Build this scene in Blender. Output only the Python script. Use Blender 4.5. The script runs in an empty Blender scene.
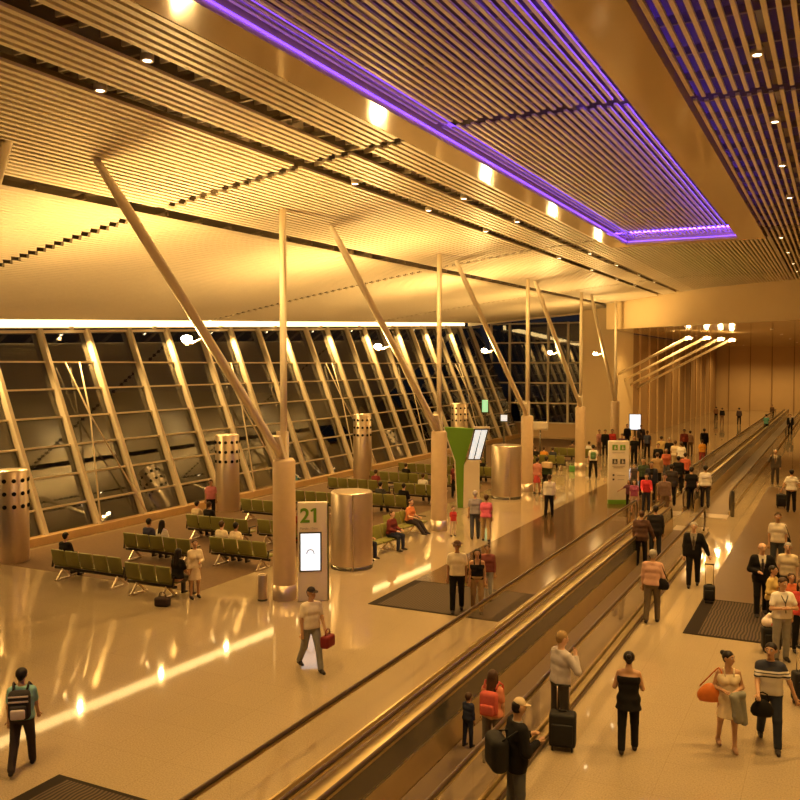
import bpy, bmesh, math, random
import numpy as np
from mathutils import Vector, Matrix
random.seed(7)
PI = math.pi
S = bpy.context.scene
COL = S.collection

# ------------------------------------------------------------------ camera
FPX, VX, VY, CH = 880.0, 840.0, 365.0, 6.4
PITCH = math.atan((400-VY)/FPX)
YAW = math.atan((VX-400)/FPX*math.cos(PITCH))          # to the left of +Y
cam_d = bpy.data.cameras.new('camera'); cam = bpy.data.objects.new('camera', cam_d); COL.objects.link(cam)
cam_d.sensor_width = 36; cam_d.lens = FPX/800*36; cam_d.clip_end = 600
cam.location = (0, 0, CH); cam.rotation_euler = (PI/2-PITCH, 0, YAW); S.camera = cam
FW = Vector((-math.sin(YAW)*math.cos(PITCH), math.cos(YAW)*math.cos(PITCH), -math.sin(PITCH)))
RT = Vector((math.cos(YAW), math.sin(YAW), 0)); UP = RT.cross(FW)
def gp(u, v, z=0.0):
    """floor point seen at a photo pixel"""
    d = FW + RT*((u-400)/FPX) + UP*((400-v)/FPX); k = (z-CH)/d.z
    return Vector((d.x*k, d.y*k, z))

# ------------------------------------------------------------------ materials
MATS = {}
def mat(name, col, rough=.5, metal=0., var=.12, scale=6., emit=None, estr=0., bump=0., coat=0., spec=None):
    if name in MATS: return MATS[name]
    m = bpy.data.materials.new(name); m.use_nodes = True; nt = m.node_tree; b = nt.nodes['Principled BSDF']
    b.inputs['Roughness'].default_value = rough; b.inputs['Metallic'].default_value = metal
    if spec is not None: b.inputs['Specular IOR Level'].default_value = spec
    if coat: b.inputs['Coat Weight'].default_value = coat; b.inputs['Coat Roughness'].default_value = .05
    tc = nt.nodes.new('ShaderNodeTexCoord'); nz = nt.nodes.new('ShaderNodeTexNoise')
    nz.inputs['Scale'].default_value = scale; nz.inputs['Detail'].default_value = 4
    nt.links.new(tc.outputs['Object'], nz.inputs['Vector'])
    mx = nt.nodes.new('ShaderNodeMix'); mx.data_type = 'RGBA'
    mx.inputs['A'].default_value = (*[c*(1-var) for c in col], 1); mx.inputs['B'].default_value = (*[min(1, c*(1+var)) for c in col], 1)
    nt.links.new(nz.outputs['Fac'], mx.inputs['Factor']); nt.links.new(mx.outputs['Result'], b.inputs['Base Color'])
    if emit: b.inputs['Emission Color'].default_value = (*emit, 1); b.inputs['Emission Strength'].default_value = estr
    if bump:
        bp = nt.nodes.new('ShaderNodeBump'); bp.inputs['Strength'].default_value = bump
        nt.links.new(nz.outputs['Fac'], bp.inputs['Height']); nt.links.new(bp.outputs['Normal'], b.inputs['Normal'])
    MATS[name] = m; return m
def glass_mat(name, tint, f0, rough=.01):
    """thin architectural glass: clear tint mixed with a mirror coat by Schlick's reflectance"""
    m = bpy.data.materials.new(name); m.use_nodes = True; nt = m.node_tree; nt.nodes.remove(nt.nodes['Principled BSDF'])
    out = nt.nodes['Material Output']; tr = nt.nodes.new('ShaderNodeBsdfTransparent'); gl = nt.nodes.new('ShaderNodeBsdfGlossy')
    tr.inputs['Color'].default_value = (*tint, 1); gl.inputs['Roughness'].default_value = rough
    lw = nt.nodes.new('ShaderNodeLayerWeight'); lw.inputs['Blend'].default_value = .5
    pw = nt.nodes.new('ShaderNodeMath'); pw.operation = 'POWER'; pw.inputs[1].default_value = 5
    ma = nt.nodes.new('ShaderNodeMath'); ma.operation = 'MULTIPLY_ADD'; ma.inputs[1].default_value = (1-f0)*.8; ma.inputs[2].default_value = f0
    mx = nt.nodes.new('ShaderNodeMixShader')
    nt.links.new(lw.outputs['Facing'], pw.inputs[0]); nt.links.new(pw.outputs[0], ma.inputs[0]); nt.links.new(ma.outputs[0], mx.inputs[0])
    nt.links.new(tr.outputs[0], mx.inputs[1]); nt.links.new(gl.outputs[0], mx.inputs[2]); nt.links.new(mx.outputs[0], out.inputs[0])
    MATS[name] = m; return m
def emit_mat(name, col, s): return mat(name, (.8, .8, .8), .4, emit=col, estr=s, var=.02)

def floor_mat():
    m = bpy.data.materials.new('polished_terrazzo'); m.use_nodes = True; nt = m.node_tree; b = nt.nodes['Principled BSDF']
    tc = nt.nodes.new('ShaderNodeTexCoord')
    n1 = nt.nodes.new('ShaderNodeTexNoise'); n1.inputs['Scale'].default_value = 38; n1.inputs['Detail'].default_value = 3
    n2 = nt.nodes.new('ShaderNodeTexNoise'); n2.inputs['Scale'].default_value = .35; n2.inputs['Detail'].default_value = 3
    br = nt.nodes.new('ShaderNodeTexBrick'); br.offset = 0; br.inputs['Scale'].default_value = 1
    br.inputs['Brick Width'].default_value = 1.2; br.inputs['Row Height'].default_value = 1.2; br.inputs['Mortar Size'].default_value = .006
    br.inputs['Color1'].default_value = (.97, .97, .97, 1); br.inputs['Color2'].default_value = (1, 1, 1, 1); br.inputs['Mortar'].default_value = (.86, .85, .82, 1)
    for n in (n1, n2, br): nt.links.new(tc.outputs['Object'], n.inputs['Vector'])
    r = nt.nodes.new('ShaderNodeValToRGB'); r.color_ramp.elements[0].position = .3; r.color_ramp.elements[1].position = .7
    r.color_ramp.elements[0].color = (.35, .265, .155, 1); r.color_ramp.elements[1].color = (.48, .375, .235, 1)
    nt.links.new(n1.outputs['Fac'], r.inputs['Fac'])
    mx = nt.nodes.new('ShaderNodeMix'); mx.data_type = 'RGBA'; mx.blend_type = 'MULTIPLY'; mx.inputs['Factor'].default_value = 1
    nt.links.new(r.outputs[0], mx.inputs['A']); nt.links.new(br.outputs['Color'], mx.inputs['B'])
    m2 = nt.nodes.new('ShaderNodeMix'); m2.data_type = 'RGBA'; m2.blend_type = 'MULTIPLY'; m2.inputs['Factor'].default_value = .2
    nt.links.new(mx.outputs['Result'], m2.inputs['A']); nt.links.new(n2.outputs['Fac'], m2.inputs['B'])
    nt.links.new(m2.outputs['Result'], b.inputs['Base Color'])
    b.inputs['Roughness'].default_value = .04; b.inputs['Specular IOR Level'].default_value = .6
    MATS['floor'] = m; return m
def stripe_mat(name, c1, c2, scale, rough, axis='X', distort=1.5):
    m = bpy.data.materials.new(name); m.use_nodes = True; nt = m.node_tree; b = nt.nodes['Principled BSDF']
    tc = nt.nodes.new('ShaderNodeTexCoord'); w = nt.nodes.new('ShaderNodeTexWave'); w.bands_direction = axis
    w.inputs['Scale'].default_value = scale; w.inputs['Distortion'].default_value = distort; w.inputs['Detail'].default_value = 1; w.inputs['Detail Scale'].default_value = .6
    nt.links.new(tc.outputs['Object'], w.inputs['Vector'])
    mx = nt.nodes.new('ShaderNodeMix'); mx.data_type = 'RGBA'; mx.inputs['A'].default_value = (*c1, 1); mx.inputs['B'].default_value = (*c2, 1)
    nt.links.new(w.outputs['Fac'], mx.inputs['Factor']); nt.links.new(mx.outputs['Result'], b.inputs['Base Color'])
    b.inputs['Roughness'].default_value = rough; b.inputs['Specular IOR Level'].default_value = .25; MATS[name] = m; return m

M_FLOOR = floor_mat()
M_SLAT = mat('cream_slat', (.86, .77, .60), .38, var=.05)
M_BEAM = mat('glossy_cream_panel', (.66, .52, .32), .10, var=.04, scale=.8, spec=.8)
M_DECK = mat('dark_plenum', (.12, .085, .05), .8)
M_PURL = mat('plenum_steel', (.30, .24, .16), .5)
M_WHITE = mat('cream_steel', (.80, .70, .52), .35, var=.04)
M_STONE = mat('tan_stone', (.55, .40, .24), .35, var=.10, scale=5)
M_STEEL = mat('brushed_steel', (.66, .54, .40), .34, .85, var=.08, scale=3)
M_STEELB = mat('bronze_steel', (.66, .53, .28), .3, .9, var=.1, scale=2)
M_DSTEEL = mat('dark_panel', (.16, .14, .10), .22, .6, var=.1)
M_BLACK = mat('black_rubber', (.02, .016, .012), .45)
M_HOLE = mat('black_hole', (.01, .01, .01), .95, spec=.05)
M_HAND = mat('handrail_rubber', (.07, .04, .02), .3)
M_BELT = stripe_mat('ribbed_belt', (.17, .12, .07), (.23, .165, .10), 30, .45, 'X', 0)
M_CARPET = mat('brown_carpet', (.15, .09, .045), .8, var=.25, scale=9, spec=.2)
M_RUN = mat('polished_brown_floor', (.10, .055, .022), .12, var=.15, scale=1.5)
M_RUNR = mat('brown_runner', (.125, .075, .032), .35, var=.12, scale=3)
M_MAT = stripe_mat('striped_mat', (.014, .009, .006), (.10, .065, .035), 4.2, .75, 'X', 4.0)
M_MATD = mat('dark_mat_edge', (.02, .013, .008), .8, spec=.15)
M_GLASS = glass_mat('clear_glass', (.97, .96, .94), .03, .01)
M_FGLASS = glass_mat('night_glass', (.5, .5, .47), .16, .015)
M_SEAT = mat('olive_upholstery', (.21, .205, .045), .5, var=.08)
M_LEG = mat('bench_black_metal', (.03, .025, .02), .35, .3)
M_WALL = mat('cream_wall', (.74, .58, .33), .55, var=.03, scale=1)
M_TAN = mat('tan_wall', (.66, .46, .24), .6, var=.06, scale=.6)
M_BROWN = mat('brown_wall_panel', (.36, .22, .10), .5, var=.1, scale=.7)
M_SOFFIT = mat('glossy_soffit', (.60, .44, .22), .12, var=.03, spec=.7)
M_APRON = mat('apron_asphalt', (.03, .03, .03), .7)
M_COVE = emit_mat('cove_glow', (1, .66, .24), 5.5)
M_LAMP = emit_mat('lamp_lens', (1, .80, .48), 55)
M_DOWN = emit_mat('downlight_lens', (1, .78, .45), 22)
M_LED = emit_mat('purple_led', (.14, .04, 1), 3.2)
M_LEDU = emit_mat('purple_led_upper', (.10, .03, 1), 40)
M_SCREEN = emit_mat('white_screen', (.80, .92, 1), 1.25)
M_SCREEN2 = emit_mat('pale_screen', (.62, .80, .85), .8)
M_GREENL = emit_mat('green_sign_glow', (.03, .75, .35), .9)
M_GREEN = mat('leaf_green_panel', (.16, .36, .03), .35, var=.05)
M_SIGN = mat('cream_sign', (.88, .80, .64), .35, var=.03)
M_DGREEN = mat('dark_green_edge', (.10, .12, .03), .4)
M_INK = mat('dark_ink', (.05, .05, .04), .5)
M_GREY = mat('grey_print', (.42, .36, .27), .5)
M_EYE = mat('eye_white', (.8, .78, .74), .3); M_IRIS = mat('eye_dark', (.03, .02, .015), .3)
M_LIP = mat('lips', (.42, .15, .11), .5)
SKIN = {k: mat('skin_'+k, c, .5, var=.06, scale=9) for k, c in dict(fair=(.66, .40, .25), tan=(.50, .28, .15), brown=(.33, .17, .085), dark=(.16, .08, .045)).items()}
HAIR = {k: mat('hair_'+k, c, .5, var=.3, scale=30, spec=.25) for k, c in dict(black=(.018, .012, .009), brown=(.07, .035, .016), grey=(.36, .32, .27), blond=(.35, .22, .09)).items()}
FAB = {}
def fab(c, rough=.85):
    k = 'fabric_%02x%02x%02x' % tuple(int(max(0, min(1, x))*255) for x in c)
    return mat(k, c, rough, var=.18, scale=14, bump=.15, spec=.22)

# ------------------------------------------------------------------ mesh builder
class MB:
    def __init__(s): s.v = []; s.f = []; s.m = []; s.sm = []
    def add(s, vs, fs, mi=0, smooth=False):
        o = len(s.v); s.v += [tuple(p) for p in vs]
        for f in fs: s.f.append([i+o for i in f]); s.m.append(mi); s.sm.append(smooth)
        return s
    def box(s, c, d, mi=0):
        x, y, z = c; a, b, e = d[0]/2, d[1]/2, d[2]/2
        vs = [(x+i*a, y+j*b, z+k*e) for k in (-1, 1) for j in (-1, 1) for i in (-1, 1)]
        return s.add(vs, [(0, 2, 3, 1), (4, 5, 7, 6), (0, 1, 5, 4), (2, 6, 7, 3), (0, 4, 6, 2), (1, 3, 7, 5)], mi)
    def bar(s, p, q, w, h=None, mi=0, up=(0, 0, 1)):
        h = h or w; p = Vector(p); q = Vector(q); d = (q-p).normalized(); u = Vector(up)
        if abs(d.dot(u)) > .98: u = Vector((0, 1, 0))
        r = d.cross(u).normalized(); u = r.cross(d)
        vs = [e + r*(i*w/2) + u*(j*h/2) for e in (p, q) for (i, j) in ((-1, -1), (1, -1), (1, 1), (-1, 1))]
        return s.add(vs, [(3, 2, 1, 0), (4, 5, 6, 7), (0, 1, 5, 4), (1, 2, 6, 5), (2, 3, 7, 6), (3, 0, 4, 7)], mi)
    def tube(s, pts, r, n=10, mi=0, cap=True):
        pts = [Vector(p) for p in pts]; rs = r if isinstance(r, (list, tuple)) else [r]*len(pts)
        vs = []; fs = []; prev = None
        for i, p in enumerate(pts):
            d = (pts[min(i+1, len(pts)-1)]-pts[max(i-1, 0)]).normalized()
            if prev is None:
                a = Vector((0, 0, 1)) if abs(d.z) < .9 else Vector((1, 0, 0)); e1 = d.cross(a).normalized()
            else: e1 = (prev - d*prev.dot(d)).normalized()
            prev = e1; e2 = d.cross(e1)
            for k in range(n): vs.append(p + (e1*math.cos(2*PI*k/n)+e2*math.sin(2*PI*k/n))*rs[i])
        for i in range(len(pts)-1):
            for k in range(n): a, b = i*n+k, i*n+(k+1) % n; fs.append((a, b, b+n, a+n))
        s.add(vs, fs, mi, True)
        if cap:
            o = len(s.v)-len(vs)
            s.f.append([o+k for k in range(n)][::-1]); s.m.append(mi); s.sm.append(False)
            s.f.append([o+(len(pts)-1)*n+k for k in range(n)]); s.m.append(mi); s.sm.append(False)
        return s
    def lathe(s, prof, n=24, c=(0, 0, 0), mi=0, smooth=True):
        vs = [(c[0]+r*math.cos(2*PI*k/n), c[1]+r*math.sin(2*PI*k/n), c[2]+z) for r, z in prof for k in range(n)]
        fs = [(i*n+k, i*n+(k+1) % n, (i+1)*n+(k+1) % n, (i+1)*n+k) for i in range(len(prof)-1) for k in range(n)]
        return s.add(vs, fs, mi, smooth)
    def ball(s, c, r, mi=0, n=10, sc=(1, 1, 1)):
        vs = []; fs = []; h = n//2
        for i in range(h+1):
            t = PI*i/h
            for k in range(n): vs.append((c[0]+r*sc[0]*math.sin(t)*math.cos(2*PI*k/n), c[1]+r*sc[1]*math.sin(t)*math.sin(2*PI*k/n), c[2]+r*sc[2]*math.cos(t)))
        for i in range(h):
            for k in range(n): fs.append((i*n+k, (i+1)*n+k, (i+1)*n+(k+1) % n, i*n+(k+1) % n))
        return s.add(vs, fs, mi, True)
    def rbox(s, c, d, r, mi=0, rot=None, seg=3):
        bm = bmesh.new(); bmesh.ops.create_cube(bm, size=1); bmesh.ops.scale(bm, vec=d, verts=bm.verts)
        bmesh.ops.bevel(bm, geom=bm.edges[:]+bm.verts[:], offset=min(r, min(d)*.48), segments=seg, profile=.5, affect='EDGES')
        bm.verts.index_update(); R = rot or Matrix()
        s.add([Vector(c)+(R @ v.co) for v in bm.verts], [[v.index for v in f.verts] for f in bm.faces], mi, True); bm.free(); return s
    def prism(s, poly, t, M, mi=0):
        n = len(poly); vs = [M @ Vector((x, -t/2, z)) for x, z in poly]+[M @ Vector((x, t/2, z)) for x, z in poly]
        return s.add(vs, [list(range(n)), list(range(2*n-1, n-1, -1))]+[(k, n+k, n+(k+1) % n, (k+1) % n) for k in range(n)], mi)
    def build(s, name, mats, parent=None, loc=(0, 0, 0), rz=0):
        me = bpy.data.meshes.new(name); me.from_pydata(s.v, [], s.f)
        for m in (mats if isinstance(mats, (list, tuple)) else [mats]): me.materials.append(m)
        me.polygons.foreach_set('material_index', s.m); me.polygons.foreach_set('use_smooth', s.sm); me.update()
        o = bpy.data.objects.new(name, me); COL.objects.link(o); o.parent = parent; o.location = loc; o.rotation_euler = (0, 0, rz)
        return o
def tag(o, label, cat, group=None, kind=None):
    o['label'] = label; o['category'] = cat
    if group: o['group'] = group
    if kind: o['kind'] = kind
    return o
def thing(name, label, cat, loc=(0, 0, 0), rz=0, group=None):
    o = bpy.data.objects.new(name, None); COL.objects.link(o); o.empty_display_size = .2
    o.location = loc; o.rotation_euler = (0, 0, rz); return tag(o, label, cat, group)
def struct(name, label, cat, mb, m, parent=None):
    o = mb.build(name, m, parent)
    if parent is None: tag(o, label, cat, None, 'structure')
    return o
def sroot(name, label, cat):
    o = thing(name, label, cat); o['kind'] = 'structure'; return o
def copy_tree(o, parent=None):
    c = o.copy(); COL.objects.link(c); c.parent = parent
    for ch in o.children: copy_tree(ch, c)
    return c
def text_part(txt, size, m, parent, loc, rot, depth=.004, name='lettering', bold=0.):
    cu = bpy.data.curves.new('t', 'FONT'); cu.body = txt; cu.size = size; cu.align_x = 'CENTER'; cu.align_y = 'CENTER'; cu.extrude = depth; cu.offset = bold
    t = bpy.data.objects.new('t', cu); COL.objects.link(t); dg = bpy.context.evaluated_depsgraph_get()
    me = bpy.data.meshes.new_from_object(t.evaluated_get(dg)); bpy.data.objects.remove(t); bpy.data.curves.remove(cu)
    me.materials.clear(); me.materials.append(m); o = bpy.data.objects.new(name, me); COL.objects.link(o); o.parent = parent
    o.location = loc; o.rotation_euler = rot; return o
WARM = (1.0, .60, .19)
def spot(loc, energy, angle, direction=(0, 0, -1), col=WARM, rad=.12, blend=.6, parent=None):
    l = bpy.data.lights.new('lamp_light', 'SPOT'); l.energy = energy; l.color = col; l.spot_size = math.radians(angle); l.spot_blend = blend; l.shadow_soft_size = rad
    o = bpy.data.objects.new('lamp_light', l); COL.objects.link(o); o.location = loc; o.rotation_euler = Vector(direction).to_track_quat('-Z', 'Y').to_euler(); o.parent = parent; return o
def point(loc, energy, col=WARM, rad=.1, parent=None):
    l = bpy.data.lights.new('lamp_light', 'POINT'); l.energy = energy; l.color = col; l.shadow_soft_size = rad
    o = bpy.data.objects.new('lamp_light', l); COL.objects.link(o); o.location = loc; o.parent = parent; return o

# ------------------------------------------------------------------ the hall: floor
FAR = 132.0
struct('floor', 'polished cream terrazzo floor of the concourse', 'floor', MB().box((-10, 60, -.1), (44, 150, .2)), M_FLOOR)
def slab(name, label, x0, x1, y0, y1, m, h=.006, cat='floor'):
    return struct(name, label, cat, MB().box(((x0+x1)/2, (y0+y1)/2, h/2), (x1-x0, y1-y0, h)), m)
slab('floor_carpet', 'brown carpet under the rows of olive seats', -24.9, -16.1, 19.4, 74, M_CARPET)
slab('floor_strip', 'polished dark brown floor strip left of the moving walkways', -11.2, -7.5, 23.4, 58, M_RUN)
slab('floor_runner', 'brown runner strip on the right side of the concourse', -3.25, 5, 25.1, 50, M_RUNR)
def rug(label, x0, x1, y0, y1):
    t = thing('floor_mat', label, 'mat', ((x0+x1)/2, (y0+y1)/2, 0)); w, d = x1-x0, y1-y0
    MB().box((0, 0, .006), (w, d, .012)).build('border', M_MATD, t)
    MB().box((.09 if x1 > 0 else 0, 0, .0135), (w-.5, d-.16, .005)).build('ribbed_field', M_MAT, t)
rug('dark ribbed mat at the near end of the brown runner on the right', -3.25, 3.2, 21.6, 25.1)
rug('dark ribbed mat at the near end of the brown strip beside the walkway', -11.2, -7.5, 20.5, 23.4)
rug('dark mat at the bottom left edge of the view, beside the glass balustrade', -10.8, -7.5, 2, 9.7)

# ------------------------------------------------------------------ ceiling
def zc(x, y): return 11.3 - max(.0, 4.3-.0415*y)*(max(0., -7.5-x)/20.5)**1.3
def yend(x): return 64.6-.70*(x+15.3)
BAYS = [(-2, 17.0), (17.32, 34.05), (34.37, 51.0), (51.32, 200)]
def slats(x0, x1, pitch, ys, ye, skip=(), w=.085, h=.055, dz=0):
    mb = MB(); x = x0; i = 0
    while x <= x1:
        if not any(a < x < b for a, b in skip):
            for k, (a, b) in enumerate(BAYS):
                a2, b2 = max(a, ys(x) if callable(ys) else ys), min(b, ye(x) if callable(ye) else ye)
                o = .07 if i % 2 else -.07
                if k > 0 and a2 == a: a2 += o
                if b2 == b: b2 += o
                if b2-a2 > .3: mb.bar((x, a2, zc(x, a2)+h/2+dz), (x, b2, zc(x, b2)+h/2+dz), w, h)
        x += pitch; i += 1
    return mb
rootc = sroot('ceiling', 'cream slatted ceiling with slots over the concourse', 'ceiling')
slats(-27.35, -15.95, .165, -2, 71, w=.10).build('slat_panel', M_SLAT, rootc)
slats(-15.15, -8.5, .165, -2, lambda x: yend(x)-.1, skip=((-9.85, -9.4), (-11.15, -10.75)), w=.112).build('slat_panel', M_SLAT, rootc)
slats(-7.6, -3.55, .165, -2, 35.45, dz=.12, w=.066, h=.04).build('slat_panel', M_SLAT, rootc)
slats(-2.5, 7, .185, -2, lambda x: yend(x)-.1, w=.07).build('slat_panel', M_SLAT, rootc)
slats(-8.5, -2.5, .165, 36.75, lambda x: yend(x)-.1, w=.085).build('slat_panel', M_SLAT, rootc)
mb = MB()                                                        # edge fascia beside the long gap
for a, b in ((-2, 71),): mb.bar((-15.9, a, zc(-15.9, a)+.03), (-15.9, b, zc(-15.9, b)+.03), .05, .10); mb.bar((-15.12, a, zc(-15.12, a)+.04), (-15.12, 63.8, zc(-15.12, 63.8)+.04), .05, .08)
mb.build('gap_fascia', M_SLAT, rootc)
mb = MB()                                                        # gable edge of the left roof panel
xs = [-28.9+i*.6 for i in range(23)]
for a, b in zip(xs, xs[1:]): mb.bar((a, 71.1, zc(a, 71)+.1), (b, 71.1, zc(b, 71)+.1), .2, .45)
mb.build('gable_edge', M_WHITE, rootc)
mb = MB()                                                        # purlins and hangers in the plenum
y = 1.2
while y < 70:
    for a, b in zip(xs[:-2], xs[1:]): mb.bar((a, y, zc(a, y)+.36), (b, y, zc(b, y)+.36), .07, .12)
    mb.bar((-15.5, y, 11.3+.36-.15), (-8.3, y, 11.66), .07, .12)
    if y < yend(-2): mb.bar((-8.3, y, 11.72), (7, y, 11.72), .07, .14)
    y += 1.45
for x in (-14, -12.2, -9.6, -6.6, -5.1, -1.2, .6, 2.4): mb.bar((x, 0, zc(x, 0)+.6), (x, 60, zc(x, 60)+.6), .12, .2)
mb.build('purlin_grid', M_PURL, rootc)
mb = MB()                                                        # hangers seen in the two open slots
for x in (-9.62, -10.95):
    y = 6.
    while y < 58: mb.box((x, y, zc(x, y)+.16), (.34, .03, .1)); y += .42
mb.build('slot_bracket_row', M_SLAT, rootc)
mb = MB()
rx = [-30]+[-28+2*i for i in range(19)]
for a, b in zip(rx, rx[1:]):
    ye = 71 if a < -16 else 66
    mb.add([(a, -3, zc(a, -3)+1.1), (b, -3, zc(b, -3)+1.1), (b, ye, zc(b, ye)+1.1), (a, ye, zc(a, ye)+1.1)], [(0, 1, 2, 3)])
mb2 = MB()
struct('roof', 'dark roof deck above the slatted ceiling', 'roof', mb, M_DECK)
struct('trim_1', 'glossy cream beam along the left edge of the purple lit slot', 'beam', MB().box((-8.06, 17, 11.42), (.72, 38.6, .46)), M_BEAM)
struct('trim_2', 'glossy cream beam along the right edge of the purple lit slot', 'beam', MB().box((-3.06, 17, 11.42), (.92, 38.6, .46)), M_BEAM)
struct('trim_3', 'narrow cream cross beam closing the far end of the purple slot', 'beam', MB().box((-5.61, 35.95, 11.42), (4.18, .7, .46)), M_BEAM)
for c, d, c2, d2, lb in (((-7.675, 17, 11.30), (.03, 37, .03), (-7.67, 17, 11.62), (.05, 36.8, .05), 'purple light strip along the left edge of the ceiling slot'),
                         ((-3.545, 17, 11.30), (.03, 37, .03), (-3.50, 17, 11.70), (.05, 36.8, .05), 'purple light strip along the right edge of the ceiling slot'),
                         ((-5.61, 35.575, 11.30), (4.05, .03, .03), (-5.61, 35.57, 11.66), (3.9, .05, .05), 'purple light strip across the far end of the ceiling slot')):
    t = thing('led_strip', lb, 'light strip', c)
    MB().box((0, 0, 0), d).build('lower_tube', M_LED, t); MB().box([a-b for a, b in zip(c2, c)], d2).build('upper_tube', M_LED if c2[0] < -7 else M_LEDU, t)

# ceiling downlights
dl_i = [0]
def downlight(x, y, z, label, energy=150, ang=95, grp='ceiling downlights'):
    t = thing('ceiling_light', label, 'light', (x, y, z), 0, grp)
    MB().lathe([(.06, .0), (.10, -.012), (.105, .0), (.105, .10), (.06, .10)], 16).build('trim_ring', M_WHITE, t)
    MB().lathe([(.0001, .012), (.075, .012), (.075, .0), (.0001, -.004)], 16).build('lens', M_DOWN, t)
    if energy: spot((0, 0, -.03), energy, ang, rad=.07, parent=t)
DS = ['downlight in the ceiling gap nearer the purple slot, number %s from the near end',
      'downlight in the ceiling gap nearer the struts, number %s from the near end',
      'downlight among the right hand slats, number %s from the near end']
ORD = ['one', 'two', 'three', 'four', 'five', 'six', 'seven', 'eight', 'nine', 'ten', 'eleven']
for i, y in enumerate((5.5, 10.55, 23.3, 27.9, 37.4, 42.4, 47.6, 52)):
    downlight(-9.62, y, zc(-9.62, y)-.02, DS[0] % ORD[i], 1300)
for i, y in enumerate((5, 10.9, 19.4, 23.8, 28.5, 37.3, 43, 48.4, 53)):
    downlight(-10.95, y, zc(-10.95, y)-.02, DS[1] % ORD[i], 1300)
for i, (x, y) in enumerate(((-1.25, 8), (-1.25, 15.04), (-1.25, 19.3), (-1.35, 23.6), (-1.4, 28.2), (-2.1, 36.8), (-2.1, 41.8), (-2.1, 46.5), (-2.1, 50.5))):
    downlight(x, y, 11.26, DS[2] % ORD[i], 1700)
for i, y in enumerate((10, 16, 22, 29, 36, 44)):
    downlight(1.6, y, 11.26, 'downlight in the outer right hand slats, number %s from the near end' % ORD[i], 1500)

# ------------------------------------------------------------------ facade
def fx(z): return -25.6-(z-.3)*.40
def zt(y): return 7.0+.0415*y-.25
TR = [1.15, 2.22, 3.30, 4.37, 5.45, 6.52]
ys = [14.9+2.5*i for i in range(24)]
for i, y in enumerate(ys):
    y1 = y+2.5; r = sroot('window_%d' % (i+1), 'leaning night dark window bay, number %d from the near end' % (i+1), 'window')
    a, b = zt(y), zt(y1)
    MB().add([(fx(.3), y, .3), (fx(.3), y1, .3), (fx(b), y1, b), (fx(a), y, a), (fx(.3)-.03, y, .3), (fx(.3)-.03, y1, .3), (fx(b)-.03, y1, b), (fx(a)-.03, y, a)],
             [(0, 1, 2, 3), (7, 6, 5, 4), (0, 4, 5, 1), (1, 5, 6, 2), (2, 6, 7, 3), (3, 7, 4, 0)]).build('pane', M_FGLASS, r)
    MB().bar((fx(.2)+.12, y, .2), (fx(a)+.12, y, a), .16, .30, up=(1, 0, .4)).build('mullion', M_WHITE, r)
    mb = MB()
    for z in TR: mb.bar((fx(z)+.05, y+.08, z), (fx(z)+.05, y1-.08, z), .07, .07)
    mb.bar((fx((a+b)/2)+.05, y, a-.06), (fx((a+b)/2)+.05, y1, b-.06), .12, .12)
    mb.build('transom', M_WHITE, r)
for i, k in enumerate((4, 8, 12, 16, 20)):
    y = ys[k]; t = thing('facade_brace', 'thin cream rods forming an inverted V on the leaning facade, pair %s along it' % ORD[i], 'brace', (fx(.4)+.3, y, .3))
    for dy in (0., 2.5):
        MB().tube([(0, dy+.05, .1), (fx(4.4)-fx(.4)+.05, 1.1, 4.1), (fx(6.5)-fx(.4)+.0, 1.1+(1.1-dy)*.3, 6.2)], .035, 8).build('rod', M_WHITE, t)
struct('baseboard_left', 'orange lit ledge running below the leaning facade', 'ledge', MB().box((-25.55, 44, .15), (.7, 62, .30)), mat('ledge', (.62, .42, .20), .4))
t = thing('cove_light', 'long glowing warm light cove at the top of the leaning facade', 'light')
t['kind'] = 'thing'
def cz(y): return 7.0+.0415*y
def cx(y): return fx(cz(y))
MB().bar((cx(8)+.22, 8, cz(8)+.06), (cx(71)+.22, 71, cz(71)+.06), .08, .44, up=(0, 0, 1)).build('light_strip', M_COVE, t)
MB().bar((cx(8)+.12, 8, cz(8)-.17), (cx(71)+.12, 71, cz(71)-.17), .30, .05).build('trough', M_WHITE, t)
for i in range(11):                                              # small downlights under the cove, above the window heads
    y = 16.4+5*i
    downlight(cx(y)+.42, y, cz(y)-.22, 'small downlight under the glowing cove, number %s from the near end' % ORD[i], 0, grp='cove downlights')
    spot((cx(y)+.6, y, cz(y)-.26), 1500, 140, (.30, 0, -1), rad=.07)
# far end glazing behind the seats
r = sroot('window_40', 'dark glazed end wall beyond the last seats', 'window')
MB().box((-23.2, 76, 5.7), (11, .04, 9)).build('pane', M_FGLASS, r)
mb = MB()
for x in [-28.6+1.8*i for i in range(7)]: mb.box((x, 75.9, 5.7), (.18, .2, 9))
for z in (1.25, 3, 4.8, 6.6, 8.4, 10.1): mb.box((-23.2, 75.92, z), (11, .12, .12))
mb.build('frame', M_WHITE, r)
struct('wall_back', 'low tan wall below the end glazing', 'wall', MB().box((-22.5, 76, .6), (12.5, .25, 1.2)), M_TAN)
struct('ground_outside', 'dark apron outside the windows', 'ground', MB().box((-95, 50, -.35), (130, 240, .3)), M_APRON)

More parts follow.
